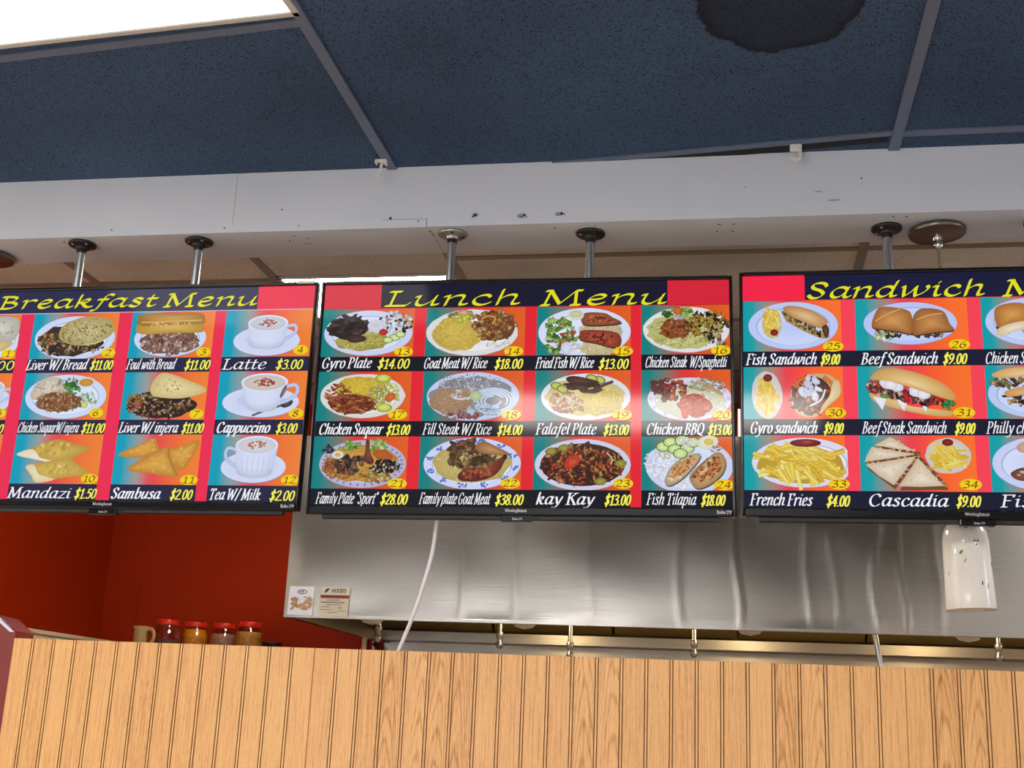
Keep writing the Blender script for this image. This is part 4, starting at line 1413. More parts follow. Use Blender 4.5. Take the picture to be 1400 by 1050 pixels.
def d_cascadia(c):
    c.ell(186, 46, 48, 40, (226, 220, 214), (206, 196, 190), 0, 26, (0, 0), 0.03)
    c.fries(184, 50, 32, 24, 70, 34, 5, ang=(-0.8, 1.2))
    c.ell(186, 16, 12, 8, (150, 40, 40), (96, 24, 30), 0, 14)
    A = (124, 40)
    for a, b, d in (((32, 22), (66, 4), 0), ((10, 60), (26, 26), 4), ((70, 112), (12, 66), 6), ((182, 112), (80, 114), 8)):
        c.poly([(A[0], A[1] + d), (a[0] + 2, a[1] + 9), (b[0] + 2, b[1] + 9)], (120, 76, 44), (90, 56, 36))
        c.poly([(A[0], A[1] + d), a, ((a[0] + b[0]) / 2 - 3, (a[1] + b[1]) / 2 + 2), b], (206, 184, 156), (238, 226, 208))
        for _ in range(16):
            u, v = c.rng.random(), c.rng.random()
            if u + v > 0.9:
                u, v = (1 - u) * 0.9, (1 - v) * 0.9
            x = A[0] + (a[0] - A[0]) * u + (b[0] - A[0]) * v
            y = A[1] + d + (a[1] - A[1] - d) * u + (b[1] - A[1] - d) * v
            c.ell(x, y, c.rng.uniform(2, 6), c.rng.uniform(1.5, 3), c.jit((206, 160, 120)), (226, 206, 180), c.rng.uniform(0, PI), 8, (0, 0), 0.3)
        n = 16
        for i in range(n):
            t = i / n
            c.ell(A[0] + (a[0] - A[0]) * t, A[1] + d + 5 * t + (a[1] - A[1] - d) * t, 4.5, 3, c.jit(c.rng.choice([(120, 70, 44), (226, 196, 140), (70, 44, 34), (216, 150, 70)])), (110, 70, 44), 0, 7, (0, 0), 0.3)


def d_fish_plate(c):
    c.plate(108, 62, 104, 60, (200, 210, 248))
    c.smooth([(56, 24), (80, 12), (120, 20), (110, 36), (66, 38)], (190, 150, 130), (222, 196, 180))
    c.smooth([(40, 84), (70, 70), (120, 76), (116, 96), (60, 100)], (110, 56, 40), (160, 100, 70))
    c.heap(84, 84, 30, 9, 16, 6, [(226, 216, 196), (140, 80, 56), (90, 50, 40)])


# columns (x0, x1), rows (y0, y1) of the pictures in mm
ROWS = ((71, 192), (229, 351), (388, 513))
LABELS = ((192, 229), (351, 388), (513, 552))
MENUS = {
    1: dict(x=-1.5045, y=2.75, rz=0.0, sx=1.0,
            title=[('Breakfast', 130, 575, 56, 32), ('Menu', 588, 845, 58, 33)], bar=(8, 838), blocks=[(838, 985)],
            cols=((8, 200), (237, 472), (508, 730), (759, 986)), seps=((200, 237), (472, 508), (730, 759)), sep_full=(True, True, True),
            bg=((0, 160, 190), (10, 160, 188), (150, 160, 158), (226, 84, 92), (232, 78, 76), (240, 104, 58), (242, 126, 52), (244, 132, 54)),
            red=(240, 44, 82), black=(36, 36, 64), tblack=(42, 44, 78), block=(240, 40, 74),
            dishes=(('d_pancake', 'd_liver_bread', 'd_foul', 'd_latte'), ('d_smallcup', 'd_suqaar_injera', 'd_liver_injera', 'd_cappuccino'), (None, 'd_mandazi', 'd_sambusa', 'd_tea')),
            nums=[(1, 180, 178), (2, 456, 178), (3, 710, 179), (4, 962, 176), (5, 181, 334), (6, 445, 334), (7, 710, 337), (8, 965, 336), (10, 451, 500), (11, 710, 501), (12, 965, 499)],
            lines='''80|205|222|$11.00*
235|405|223|Liver W/ Bread
411|474|223|$11.00*
509|641|224|Foul with Bread
664|733|225|$11.00*
762|881|226|Latte
902|973|226|$3.00*
130|201|388|$11.00*
238|405|386|Chicken SuqaarW/ injera
411|475|386|$11.00*
510|668|386|Liver W/ injera
676|734|386|$11.00*
766|905|386|Cappuccino
918|973|386|$3.00*
238|409|551|Mandazi
417|476|550|$1.50*
513|643|550|Sambusa
666|725|550|$2.00*
765|897|550|Tea W/ Milk
918|982|550|$2.00*'''),
    2: dict(x=-0.488, y=2.75, rz=R(3.0), sx=0.995, dz=-0.004, roll=R(-0.75),
            title=[('Lunch', 156, 498, 65, 36), ('Menu', 536, 845, 68, 36)], bar=(149, 838), blocks=[(8, 149), (838, 984)],
            cols=((8, 234), (263, 502), (530, 752), (777, 984)), seps=((234, 263), (502, 530), (752, 777)), sep_full=(False, False, True),
            bg=((0, 128, 130), (20, 130, 130), (120, 120, 108), (206, 66, 62), (230, 50, 44), (226, 76, 34), (226, 92, 30), (228, 98, 34)),
            red=(230, 34, 48), black=(14, 14, 26), tblack=(16, 17, 42), block=(218, 34, 56),
            dishes=(('d_gyro', 'd_goat_rice', 'd_fried_fish', 'd_chicken_spaghetti'), ('d_suqaar', 'd_fill_steak', 'd_falafel', 'd_bbq'), ('d_family_sport', 'd_family_goat', 'd_kaykay', 'd_tilapia')),
            nums=[(13, 212, 181), (14, 477, 182), (15, 735, 184), (16, 960, 184), (17, 206, 336), (18, 476, 337), (19, 733, 338), (20, 962, 338), (21, 214, 501), (22, 478, 499), (23, 736, 498), (24, 962, 500)],
            lines='''13|138|223|Gyro Plate
150|230|224|$14.00*
262|417|225|Goat Meat W/ Rice
432|501|226|$18.00*
529|668|226|Fried Fish W/ Rice
677|749|228|$13.00*
785|974|226|Chicken Steak  W/Spaghetti
18|174|386|Chicken Suqaar
181|239|386|$13.00*
267|432|386|Fill Steak W/ Rice
444|504|386|$14.00*
533|676|386|Falafel Plate
690|750|386|$13.00*
788|921|386|Chicken BBQ
927|984|386|$13.00*
22|171|551|Family Plate “Sport”
176|242|551|$28.00*
267|434|550|Family plate Goat Meat
444|511|550|$38.00*
537|673|549|kay Kay
694|755|549|$13.00*
788|901|548|Fish Tilapia
910|965|548|$18.00*'''),
    3: dict(x=0.5115, y=2.75, rz=0.0, sx=1.0,
            title=[('Sandwich', 150, 548, 66, 36), ('Menu', 577, 842, 68, 36)], bar=(148, 984), blocks=[(7, 148)],
            cols=((8, 227), (258, 501), (530, 752), (780, 984)), seps=((227, 258), (501, 530), (752, 780)), sep_full=(False, False, False),
            bg=((0, 160, 172), (24, 160, 168), (164, 138, 128), (232, 70, 82), (246, 66, 72), (252, 92, 48), (254, 112, 42), (255, 116, 44)),
            red=(252, 66, 86), black=(20, 22, 46), tblack=(20, 22, 56), block=(252, 34, 72),
            dishes=(('d_fish_sandwich', 'd_beef_sandwich', 'd_chicken_sandwich', 'd_beef_sandwich'), ('d_gyro_sandwich', 'd_beef_steak', 'd_philly', 'd_fish_sandwich'), ('d_fries', 'd_cascadia', 'd_fish_plate', 'd_gyro_sandwich')),
            nums=[(25, 208, 182), (26, 480, 181), (30, 209, 337), (31, 482, 337), (33, 212, 498), (34, 487, 497)],
            lines='''13|173|226|Fish Sandwich
179|223|226|$9.00*
267|435|227|Beef Sandwich
443|496|227|$9.00*
532|690|228|Chicken Sandwich
21|171|386|Gyro sandwich
182|226|386|$9.00*
264|445|386|Beef Steak Sandwich
460|504|386|$9.00*
525|664|386|Philly chicken
19|156|549|French Fries
184|235|549|$4.00*
272|441|548|Cascadia
455|507|547|$9.00*
544|639|547|Fish'''),
}
TVW, TVH = 0.9935, 0.573


def make_screen(i, spec, label):
    W, H = TVW * spec['sx'], TVH
    t = empty('menu_screen', (spec['x'], spec['y'], 2.541 - H), label, 'menu screen', 'menu screens hanging above the counter', spec['rz'])
    t.location.z += spec.get('dz', 0.0)
    t.rotation_euler = (0, spec.get('roll', 0.0), spec['rz'])
    # housing
    b = MB()
    bw, bt, bb = 0.0075, 0.0085, 0.019
    for q in ((-W / 2, -W / 2 + bw, 0, H), (W / 2 - bw, W / 2, 0, H), (-W / 2 + bw, W / 2 - bw, H - bt, H), (-W / 2 + bw, W / 2 - bw, 0, bb)):
        b.box(q[0], q[1], -0.007, 0.012, q[2], q[3], bev=0.0025)
    b.build('bezel', M_BEZEL, t)
    MB().box(-W / 2 + 0.004, W / 2 - 0.004, 0.004, 0.026, 0.004, H - 0.004, bev=0.004).box(-W * 0.36, W * 0.36, 0.026, 0.044, 0.05, H * 0.7, bev=0.012).build('back_shell', M_SHELL, t)
    v = MB()
    v.box(-W * 0.46, W * 0.46, 0.000, 0.014, -0.0095, 0.0005, 0, 0.001)
    for (a, c2) in ((0.235, 0.465), (0.555, 0.745), (0.76, 0.925)):
        n = int((c2 - a) * W / 0.0062)
        for k in range(n):
            x = -W / 2 + a * W + k * 0.0062
            v.add([(x, -0.0004, -0.0075), (x + 0.0024, -0.0004, -0.0075), (x + 0.0044, -0.0004, -0.0015), (x + 0.002, -0.0004, -0.0015)], [(0, 1, 2, 3)], 1)
    v.build('speaker_vent', [M_SHELL, M_VENT], t)
    tb = MB()
    tb.box(-0.036, 0.036, -0.0055, 0.012, -0.014, 0.0005, 0, 0.0015)
    text_mesh(tb, 'Roku TV', -0.009, 0.014, -0.0105, 0.0045, (0.0004, 0.0004), -0.0058, 1, 0, 0.0)
    tb.build('receiver_tab', [M_BEZEL, M_LOGO], t)
    lg = MB()
    text_mesh(lg, 'Westinghouse', -0.026, 0.024, 0.0075, 0.0068, (0.00065, 0.00055), -0.0074, 0, 0, 0.0)
    lg.build('brand_lettering', M_LOGO, t)
    lg = MB()
    text_mesh(lg, 'Roku', W / 2 - 0.044, W / 2 - 0.024, 0.0072, 0.0068, (0.00095, 0.0008), -0.0074, 0, 0, 0.0)
    text_mesh(lg, 'TV', W / 2 - 0.0225, W / 2 - 0.011, 0.0072, 0.0068, (0.00095, 0.0008), -0.0074, 0, 0, 0.0)
    lg.build('platform_lettering', M_LOGO, t)
    # picture
    c = Canvas(40 + i)
    c.rect(2, W * 1000 - 2, 2, TVH * 1000 - 2, (6, 6, 10))
    c.rect(8, 985, 9, 552, spec['black'])
    c.rect(spec['bar'][0], spec['bar'][1], 9, 69, spec['tblack'])
    for a, b2 in spec['blocks']:
        c.rect(a, b2, 9, 69, spec['block'])
    zb = c.z
    stops = list(zip((0, 0.10, 0.27, 0.42, 0.5, 0.66, 0.86, 1.0), spec['bg']))
    c.rect(8, 985, 69, 71, (196, 190, 206) if i == 1 else tuple(v * 0.8 for v in spec['red']))
    z1 = c.z
    for r_, (y0, y1) in enumerate(ROWS):
        for a, b2 in spec['seps']:
            c.rect(a, b2, y0, y1, spec['red'])
        for k, (a, b2) in enumerate(spec['cols']):
            c.grad(a, b2, y0, y1, stops)
    for (a, b2), full in zip(spec['seps'], spec['sep_full']):
        if full:
            c.rect(a, b2, 71, 552, spec['red'])
    z2 = c.z
    zmax = z2
    for r_, row in enumerate(spec['dishes']):
        for k, fn in enumerate(row):
            if not fn:
                continue
            x0, x1 = spec['cols'][k]
            c.at(x0, ROWS[r_][0], z2)
            c.clip = (x0 - 1, x1 + (5 if i != 1 else 1), ROWS[r_][0] - (3 if r_ else 2), ROWS[r_][1])
            globals()[fn](c)
            zmax = max(zmax, c.z)
            c.clip = None
    c.at(0, 0, zmax)
    for n, x, y in spec['nums']:
        c.z = zmax
        c.ell(x, y, 19 if n < 10 else 23, 12.5, (250, 226, 20), (240, 206, 20), 0, 22)
        tw = 9 if n < 10 else 17
        c.text(pen_text(str(n), x - tw - 1, x + tw - 2, y + 7.5, 15, (1.9, 0.7), 30, 0.18, 4), (150, 62, 14))
    for tx, x0, x1, base, cap in spec['title']:
        c.z = zmax
        c.text(pen_text(tx, x0, x1 - 6, base, cap, (4.7, 0.9), 32, 0.25, 6), (232, 228, 30))
    for ln in spec['lines'].split('\n'):
        x0, x1, base, tx = ln.split('|')
        x0, x1, base = float(x0), float(x1), float(base)
        c.z = zmax
        if tx.endswith('*'):
            c.text(pen_text(tx[:-1], x0, x1 - 3, base - 1.5, 23, (2.0, 1.25), 15, 0.2, 4), (252, 244, 90))
        else:
            wide = (x1 - x0) / len(tx)
            nb = 1.1 if wide < 7.6 else 1.4 if wide < 10 else 1.9 if wide < 13 else 2.5
            c.text(pen_text(tx, x0, x1 - 3, base - 2, 26, (nb, 0.62), 18, 0.2, 4), (246, 246, 252))
    c.build('screen', W, H, t, -0.0005)
    # bracket that clamps the two hanging pipes
    MB().box(-W * 0.24, W * 0.24, 0.040, 0.052, H * 0.44, H * 0.60, bev=0.003).build('mount_bracket', M_IRON, t)
    return t


tv = {}
tv[1] = make_screen(1, MENUS[1], 'lit menu screen headed Breakfast Menu, showing coffee cups in its last column')
tv[2] = make_screen(2, MENUS[2], 'lit menu screen headed Lunch Menu, with a ceiling light mirrored in it')
tv[3] = make_screen(3, MENUS[3], 'lit menu screen headed Sandwich Menu, cut off by the photo edge')
MB().box(TVW / 2 - 0.056, TVW / 2 - 0.008, -0.0085, 0.004, TVH - 0.0055, TVH + 0.0015, bev=0.001).build('tape_strip', M_PALEGREY, tv[1])
MB().box(-TVW / 2 - 0.006, -TVW / 2 + 0.002, -0.009, 0.006, 0.178, 0.245, bev=0.002).build('edge_clip', M_SCREWHEAD, tv[3])


# ------------------------------------------------------------------ hanging pipes, lamps, hooks, cord
def pipe_hanger(x, y, flange_mat, label, length=0.36, rot=0.4):
    t = empty('pipe_hanger', (x, y, ZS), label, 'pipe hanger', 'pipe hangers of the menu screens')
    f = MB()
    f.lathe([(0.0345, -0.0002), (0.036, -0.002), (0.036, -0.006), (0.033, -0.0085), (0.019, -0.0105), (0.0165, -0.013), (0.0165, -0.017), (0.0145, -0.019)], 32, cap0=True, cap1=True)
    f.build('flange', flange_mat, t)
    for k in range(4):
        a = rot + k * PI / 2
        s = MB()
        s.lathe([(0.0042, -0.0072), (0.0042, -0.0098), (0.002, -0.0108)], 10, (0.0262 * math.cos(a), 0.0262 * math.sin(a), 0), cap0=False)
        s.build('screw', M_SCREWHEAD if (k + int(x * 10)) % 3 else M_HOLE, t)
    MB().lathe([(0.0122, -0.0185), (0.0122, -0.028)], 20).build('threaded_end', M_IRON, t)
    MB().lathe([(0.0108, -0.027), (0.0108, -length)], 24).build('pipe', M_PIPE, t)
    return t


pipe_hanger(-1.694, 2.806, M_IRON, 'hanging pipe with black flange, left one of the two over the breakfast menu screen', rot=0.9)
pipe_hanger(-1.366, 2.808, M_IRON, 'hanging pipe with black flange, right one of the two over the breakfast menu screen', rot=0.7)
pipe_hanger(-0.690, 2.806, M_GALV, 'hanging pipe with shiny galvanized flange over the lunch menu screen', rot=0.2)
pipe_hanger(-0.345, 2.828, M_IRON, 'hanging pipe with black flange over the lunch menu screen', rot=0.5)
pipe_hanger(0.362, 2.846, M_IRON, 'hanging pipe with black flange beside the round lamp canopy over the sandwich menu screen', rot=1.0)
pipe_hanger(0.705, 2.836, M_IRON, 'hanging pipe with black flange past the photo edge over the sandwich menu screen', rot=0.6)


def shade_mat():
    mt, nt, p = base_mat('speckled_frosted_glass')
    L = nt.links.new
    tc = N(nt, 'ShaderNodeTexCoord')
    nz = N(nt, 'ShaderNodeTexNoise', Scale=30.0, Detail=5.0)
    mp = N(nt, 'ShaderNodeMapping')
    mp.inputs['Scale'].default_value = (1, 1, 0.3)
    L(tc.outputs['Object'], mp.inputs[0])
    L(mp.outputs[0], nz.inputs['Vector'])
    L(ramp(nt, nz.outputs['Fac'], [(0.3, srgb(232, 229, 220)), (0.7, srgb(246, 243, 235))]), p.inputs['Base Color'])
    p.inputs['Roughness'].default_value = 0.08
    p.inputs['Subsurface Weight'].default_value = 0.15
    p.inputs['Subsurface Radius'].default_value = (0.02, 0.02, 0.02)
    return mt


M_SHADE = shade_mat()
M_FLECK = mat('dark_red_fleck', (96, 40, 40), 0.2)
M_FLECKG = mat('olive_fleck', (140, 144, 84), 0.2)
M_FLECKP = mat('pink_fleck', (216, 170, 166), 0.2)


def pendant(x, y, label, tilt):
    t = empty('pendant_lamp', (x, y, ZS), label, 'pendant lamp', 'glass pendant lamps on rods')
    t.rotation_euler = (0, tilt, 0)
    MB().lathe([(0.064, 0.0), (0.066, -0.002), (0.066, -0.011), (0.0645, -0.0135), (0.062, -0.0145), (0.012, -0.0155)], 48).build('canopy', M_CANOPY, t)
    MB().lathe([(0.011, -0.015), (0.011, -0.026), (0.0085, -0.03), (0.0105, -0.034), (0.0105, -0.042), (0.006, -0.05)], 20).build('coupling', M_CHROME, t)
    MB().lathe([(0.0042, -0.049), (0.0042, -0.66)], 14).build('rod', M_BRASSROD, t)
    MB().lathe([(0.008, -0.655), (0.020, -0.665), (0.022, -0.70), (0.026, -0.704)], 24).build('socket_cap', M_CHROME, t)
    prof = [(0.0205, -0.698), (0.030, -0.703), (0.040, -0.713), (0.0465, -0.728), (0.0495, -0.748), (0.0502, -0.78), (0.0510, -0.82), (0.0520, -0.862), (0.0528, -0.896), (0.0520, -0.8975), (0.0505, -0.896), (0.0490, -0.86), (0.0478, -0.80), (0.0470, -0.75), (0.043, -0.729), (0.030, -0.710), (0.0205, -0.705)]
    s = MB()
    s.lathe(prof, 56, cap0=False, cap1=False)
    for ang, z, w, h, rr, mi in ((-78, -0.752, 0.0032, .45, 0.8, 1), (-70, -0.752, 0.0036, .45, 0.7, 1), (-74, -0.760, 0.0028, .5, 0.9, 1), (-112, -0.776, 0.0056, .55, 0.9, 2), (-104, -0.795, 0.006, .2, 1.0, 2),
                                 (-68, -0.844, 0.0052, .28, 1.4, 1), (-52, -0.85, 0.007, .35, 1.45, 3), (-150, -0.82, 0.006, .2, 1.5, 2), (-25, -0.80, 0.006, .4, 1.2, 1), (-95, -0.722, 0.0045, .25, 0.1, 1), (40, -0.80, 0.006, .3, 0.8, 1), (120, -0.77, 0.006, .3, 0.8, 2)):
        a = R(ang)
        r0 = 0.0500 + 0.0026 * max(0, (-z - 0.748) / 0.148)
        if z > -0.73:
            r0 = 0.0455
        n = Vector((math.cos(a), math.sin(a), 0.45 if z > -0.73 else 0.02))
        s.disc((math.cos(a) * (r0 + 0.0006), math.sin(a) * (r0 + 0.0006), z), w, n, 10, mi, h, rr)
    s.build('glass_shade', [M_SHADE, M_FLECK, M_FLECKG, M_FLECKP], t)
    MB().lathe([(0.012, -0.704), (0.013, -0.73), (0.024, -0.76), (0.026, -0.785), (0.018, -0.81), (0.002, -0.818)], 20).build('bulb', M_WPLASTIC, t)
    return t


pendant(0.480, 2.868, 'pendant lamp with speckled white glass shade under the sandwich menu screen', R(-1.9))
pendant(-2.005, 2.868, 'pendant lamp whose chrome canopy shows at the left photo edge under the beam', 0.0)

# plastic hooks on the ceiling bars
h = empty('ceiling_hook', (-0.858, 2.705, ZC - 0.004), 'white plastic hook clipped under the ceiling bar beside the lunch menu side', 'hook', 'plastic ceiling hooks')
h['label'] = 'thin white plastic hook dangling from the long ceiling bar above the lunch menu'
MB().box(-0.015, 0.015, -0.007, 0.007, -0.006, -0.001, bev=0.0015).box(-0.015, -0.011, -0.007, 0.007, -0.012, -0.004, bev=0.001).box(0.009, 0.015, -0.007, 0.007, -0.015, -0.004, bev=0.001).build('clip', M_WPLASTIC, h)
MB().tube([(0.003, 0, -0.005), (0.001, 0, -0.018), (0.0, 0, -0.032), (-0.002, -0.002, -0.042), (-0.0055, -0.003, -0.046), (-0.009, -0.003, -0.043), (-0.0095, -0.003, -0.037)], [.0042, .0038, .0036, .0034, .003, .0026, .002], 10).build('hook_arm', M_WPLASTIC, h)
h = empty('ceiling_hook', (0.147, 2.712, ZC - 0.004), 'broad white plastic hook on the ceiling cross bar above the beam, towards the sandwich menu', 'hook', 'plastic ceiling hooks')
MB().box(-0.013, 0.014, -0.006, 0.006, -0.017, 0.0, bev=0.002).build('clip', M_WPLASTIC, h)
mbk = MB()
arc = [(0.0095, 0.0, -0.015), (0.0095, 0, -0.028), (0.0075, -0.001, -0.036), (0.001, -0.002, -0.040), (-0.0065, -0.003, -0.037), (-0.010, -0.003, -0.032)]
mbk.tube(arc, [.005, .0048, .0046, .0044, .0036, .0025], 12)
mbk.build('hook_arm', M_WPLASTIC, h)

# cord from the lunch menu screen down behind the partition
pts = [(-0.668, 2.800, 2.08), (-0.680, 2.798, 2.0), (-0.684, 2.794, 1.963), (-0.688, 2.792, 1.90), (-0.693, 2.791, 1.865), (-0.706, 2.790, 1.808), (-0.721, 2.790, 1.751), (-0.739, 2.790, 1.700), (-0.755, 2.790, 1.656), (-0.772, 2.790, 1.60), (-0.78, 2.79, 1.40), (-0.785, 2.79, 1.0)]
cd = MB().tube(catmull(pts, 5), 0.0046, 10).build('power_cord', M_CORD)
tag(cd, 'white power cord running from the lunch menu screen down behind the wood partition', 'cord')

# ------------------------------------------------------------------ range hood
HX0, HX1, HY0, HY1, HZ0, HZ1 = -1.45, 2.45, 3.9, 5.098, 1.815, 2.42
hood = empty('range_hood', (0.5, HY0, HZ0), 'long brushed stainless steel range hood behind the menu screens', 'range hood')
rng = random.Random(7)
CREASES = [(-0.862, 0.0016, .010, 0.0, 2.3), (-0.692, 0.0014, .010, 0.4, 2.3), (-0.45, 0.0009, .012, 1.0, 2.3), (-0.17, .0012, .010, 2.0, 2.1), (0.006, 0.0030, .0055, 0.5, 2.3), (0.225, 0.0016, .010, 1.4, 2.2), (0.30, 0.0010, .008, 0.2, 2.05),
           (0.425, 0.0020, .008, 2.2, 2.2), (0.498, 0.0016, .006, 0.9, 2.0), (0.60, .001, .010, 0.1, 2.3), (1.1, .002, .01, .2, 2.3), (1.5, .002, .01, 1.2, 2.3)]


def dent(x, z):
    d = 0.0022 * math.sin(x * 6.1 + 0.7) * math.sin((z - 1.8) * 5.5 + 0.4) + 0.0012 * math.sin(x * 13.0 + 2.1 * math.sin(z * 9))
    for cx, a, s, ph, ztop in CREASES:
        c = cx + 0.012 * math.sin((z - 1.8) * 14 + ph) * (1 if s < .009 else 0.6)
        k = math.exp(-((x - c) / s) ** 2)
        d -= a * k
    fade = min(1.0, (z - HZ0) / 0.03) if z < HZ0 + 0.03 else 1.0
    return d * fade


mb = MB()
NX, NZ = 390, 40
vs = []
for j in range(NZ + 1):
    z = HZ0 + (HZ1 - HZ0) * j / NZ
    for i in range(NX + 1):
        x = HX0 + (HX1 - HX0) * i / NX
        e = min(1.0, min(x - HX0, HX1 - x) / 0.05)
        vs.append((x - 0.5, dent(x, z) * e, z - HZ0))
fs = [(j * (NX + 1) + i, j * (NX + 1) + i + 1, (j + 1) * (NX + 1) + i + 1, (j + 1) * (NX + 1) + i) for j in range(NZ) for i in range(NX)]
mb.add(vs, fs, 0, True)
mb.box(HX0 - 0.5, HX1 - 0.5, 0.0, 0.022, -0.0005, 0.010, 0, 0.001)
mb.build('front_panel', M_STEEL, hood)
dy = HY1 - HY0
MB().box(HX0 - 0.5, HX0 - 0.5 + 0.002, 0.004, dy, 0, HZ1 - HZ0).box(HX0 - 0.5, HX0 - 0.5 + 0.03, 0.02, dy, 0, 0.004).build('side_panel', M_STEEL, hood)
MB().box(HX1 - 0.502, HX1 - 0.5, 0.004, dy, 0, HZ1 - HZ0).build('side_panel', M_STEEL, hood)
MB().box(HX0 - 0.5, HX1 - 0.5, 0.004, dy, HZ1 - HZ0, HZ1 - HZ0 + 0.003).build('top_panel', M_STEEL, hood)
flt = MB()
for k in range(8):
    x = HX0 - 0.49 + k * 0.485
    a, b = Vector((x, dy - 0.10, 0.055)), Vector((x + 0.475, dy - 0.55, 0.48))
    flt.add([(a.x, a.y, a.z), (b.x, a.y, a.z), (b.x, b.y, b.z), (a.x, b.y, b.z)], [(0, 1, 2, 3)])
flt.box(HX0 - 0.498, HX1 - 0.502, dy - 0.012, dy - 0.008, 0.04, 0.6)
flt.build('grease_filter', M_STEELDARK, hood)
tr = MB()
tr.box(HX0 - 0.497, HX1 - 0.503, dy - 0.125, dy - 0.119, 0.012, 0.046, bev=0.001).box(HX0 - 0.497, HX1 - 0.503, dy - 0.125, dy - 0.01, 0.008, 0.013)
tr.build('grease_trough', M_STEEL2, hood)
for x, z0, nz in ((-1.327, 1.80, 1), (-0.86, 1.79, 1), (-0.596, 1.76, 1), (-0.145, 1.78, 1), (0.9, 1.8, 1), (1.6, 1.8, 1)):
    lx = x - 0.5
    p = MB().tube([(lx, 0.7, 0.5), (lx, 0.7, z0 - HZ0 + 0.035)], 0.0085, 12).build('suppression_pipe', M_PIPE, hood)
    nzl = MB()
    nzl.lathe([(0.012, 0.05), (0.0135, 0.046), (0.0135, 0.028), (0.009, 0.024), (0.009, 0.014), (0.013, 0.010), (0.013, -0.004), (0.006, -0.012)], 12, (lx, 0.7, z0 - HZ0))
    nzl.build('nozzle', M_GALV, p)
for k, x in enumerate((-1.268, -0.72, 0.05, 0.75, 1.5)):
    lf = MB().lathe([(0.05, 0.075), (0.055, 0.05), (0.05, 0.045)], 24, (x - 0.5, 0.4, 0.0)).build('hood_light', M_GALV, hood)
    MB().lathe([(0.045, 0.05), (0.044, 0.03), (0.03, 0.016), (0.004, 0.010)], 20, (x - 0.5, 0.4, 0.004)).build('globe', M_PALEGREY, lf)
    if k:
        ld = bpy.data.lights.new('hood_bulb', 'POINT')
        ld.energy = HOOD_BULB
        ld.color = (1.0, 0.72, 0.38)
        ld.shadow_soft_size = 0.04
        lo = bpy.data.objects.new('hood_bulb', ld)
        COL.objects.link(lo)
        lo.location = (x, HY0 + 0.56, HZ0 + 0.10)

# two labels stuck on the hood
M_PAPER = mat('white_label', (222, 226, 236), 0.4, var=0.02)
M_PAPER2 = mat('cream_label', (206, 198, 176), 0.45, var=0.03)
M_INK = mat('label_ink', (36, 36, 44), 0.5)
M_INKRED = mat('label_red', (126, 34, 36), 0.5)
M_TAN = mat('label_tan', (176, 142, 100), 0.5, var=0.3, scale=60)
M_BLUE = mat('label_blue', (86, 104, 140), 0.5)
lb = MB()
x0, x1, z0, z1 = -1.438 - 0.5, -1.352 - 0.5, 0.008, 0.100
lb.add([(x0, -0.0045, z0), (x1, -0.0045, z0), (x1 + 0.002, -0.0045, z1), (x0 + 0.003, -0.0045, z1)], [(0, 1, 2, 3)], 0)
rr = random.Random(3)
for k in range(46):
    px, pz = x0 + 0.012 + rr.random() * 0.068, z0 + 0.02 + rr.random() * (0.034 if k % 3 else 0.02)
    lb.disc((px, -0.0047 - k * 4e-6, pz), rr.uniform(.004, .009), (0, -1, 0), 8, 1, rr.uniform(.5, .9), rr.random() * 3)
lb.disc(((x0 + x1) / 2 + 0.004, -0.0052, z0 + 0.074), 0.017, (0, -1, 0), 20, 2, 0.45, PI / 2 + PI / 2)
lb.disc(((x0 + x1) / 2 + 0.004, -0.0053, z0 + 0.074), 0.014, (0, -1, 0), 20, 0, 0.36, PI)
for k in range(3):
    lb.box((x0 + x1) / 2 - 0.006 + k * 0.006, (x0 + x1) / 2 - 0.003 + k * 0.006, -0.0055, -0.0053, z0 + 0.071, z0 + 0.077 + 0.001 * k, 3)
lb.add([((x0 + x1) / 2 - 0.006, -0.0056, z0 + 0.055), ((x0 + x1) / 2 + 0.006, -0.0056, z0 + 0.034), ((x0 + x1) / 2 + 0.022, -0.0056, z0 + 0.055)], [(0, 1, 2)], 0)
lb.build('picture_label', [M_PAPER, M_TAN, M_BLUE, M_INK], hood)
lb = MB()
x0, x1, z0, z1 = -1.336 - 0.5, -1.232 - 0.5, 0.008, 0.098
lb.add([(x0, -0.0045, z0), (x1, -0.0045, z0), (x1 + 0.003, -0.0045, z1), (x0 + 0.008, -0.0045, z1)], [(0, 1, 2, 3)], 0)
lb.add([(x0 + 0.008, -0.005, z0 + 0.056), (x1 + 0.001, -0.005, z0 + 0.056), (x1 + 0.001, -0.005, z0 + 0.066), (x0 + 0.008, -0.005, z0 + 0.066)], [(0, 1, 2, 3)], 2)
text_mesh(lb, 'HOODS', x0 + 0.044, x0 + 0.094, z0 + 0.075, 0.011, (0.0011, 0.0009), -0.005, 1, 0, 0.15)
lb.add([(x0 + 0.020, -0.005, z0 + 0.074), (x0 + 0.027, -0.005, z0 + 0.074), (x0 + 0.040, -0.005, z0 + 0.088), (x0 + 0.026, -0.005, z0 + 0.086)], [(0, 1, 2, 3)], 1)
for zz, a, b, hh in ((0.049, .03, .078, .0025), (0.041, .012, .094, .0035), (0.034, .03, .08, .0022), (0.027, .012, .045, .002), (0.024, .07, .09, .003), (0.018, .01, .05, .0018), (0.015, .07, .1, .0018), (0.009, .035, .07, .0016)):
    n = int((b - a) / 0.005)
    for k in range(n):
        lb.add([(x0 + a + k * .005, -0.005, z0 + zz), (x0 + a + k * .005 + 0.0036, -0.005, z0 + zz), (x0 + a + k * .005 + 0.0036, -0.005, z0 + zz + hh), (x0 + a + k * .005, -0.005, z0 + zz + hh)], [(0, 1, 2, 3)], 1)
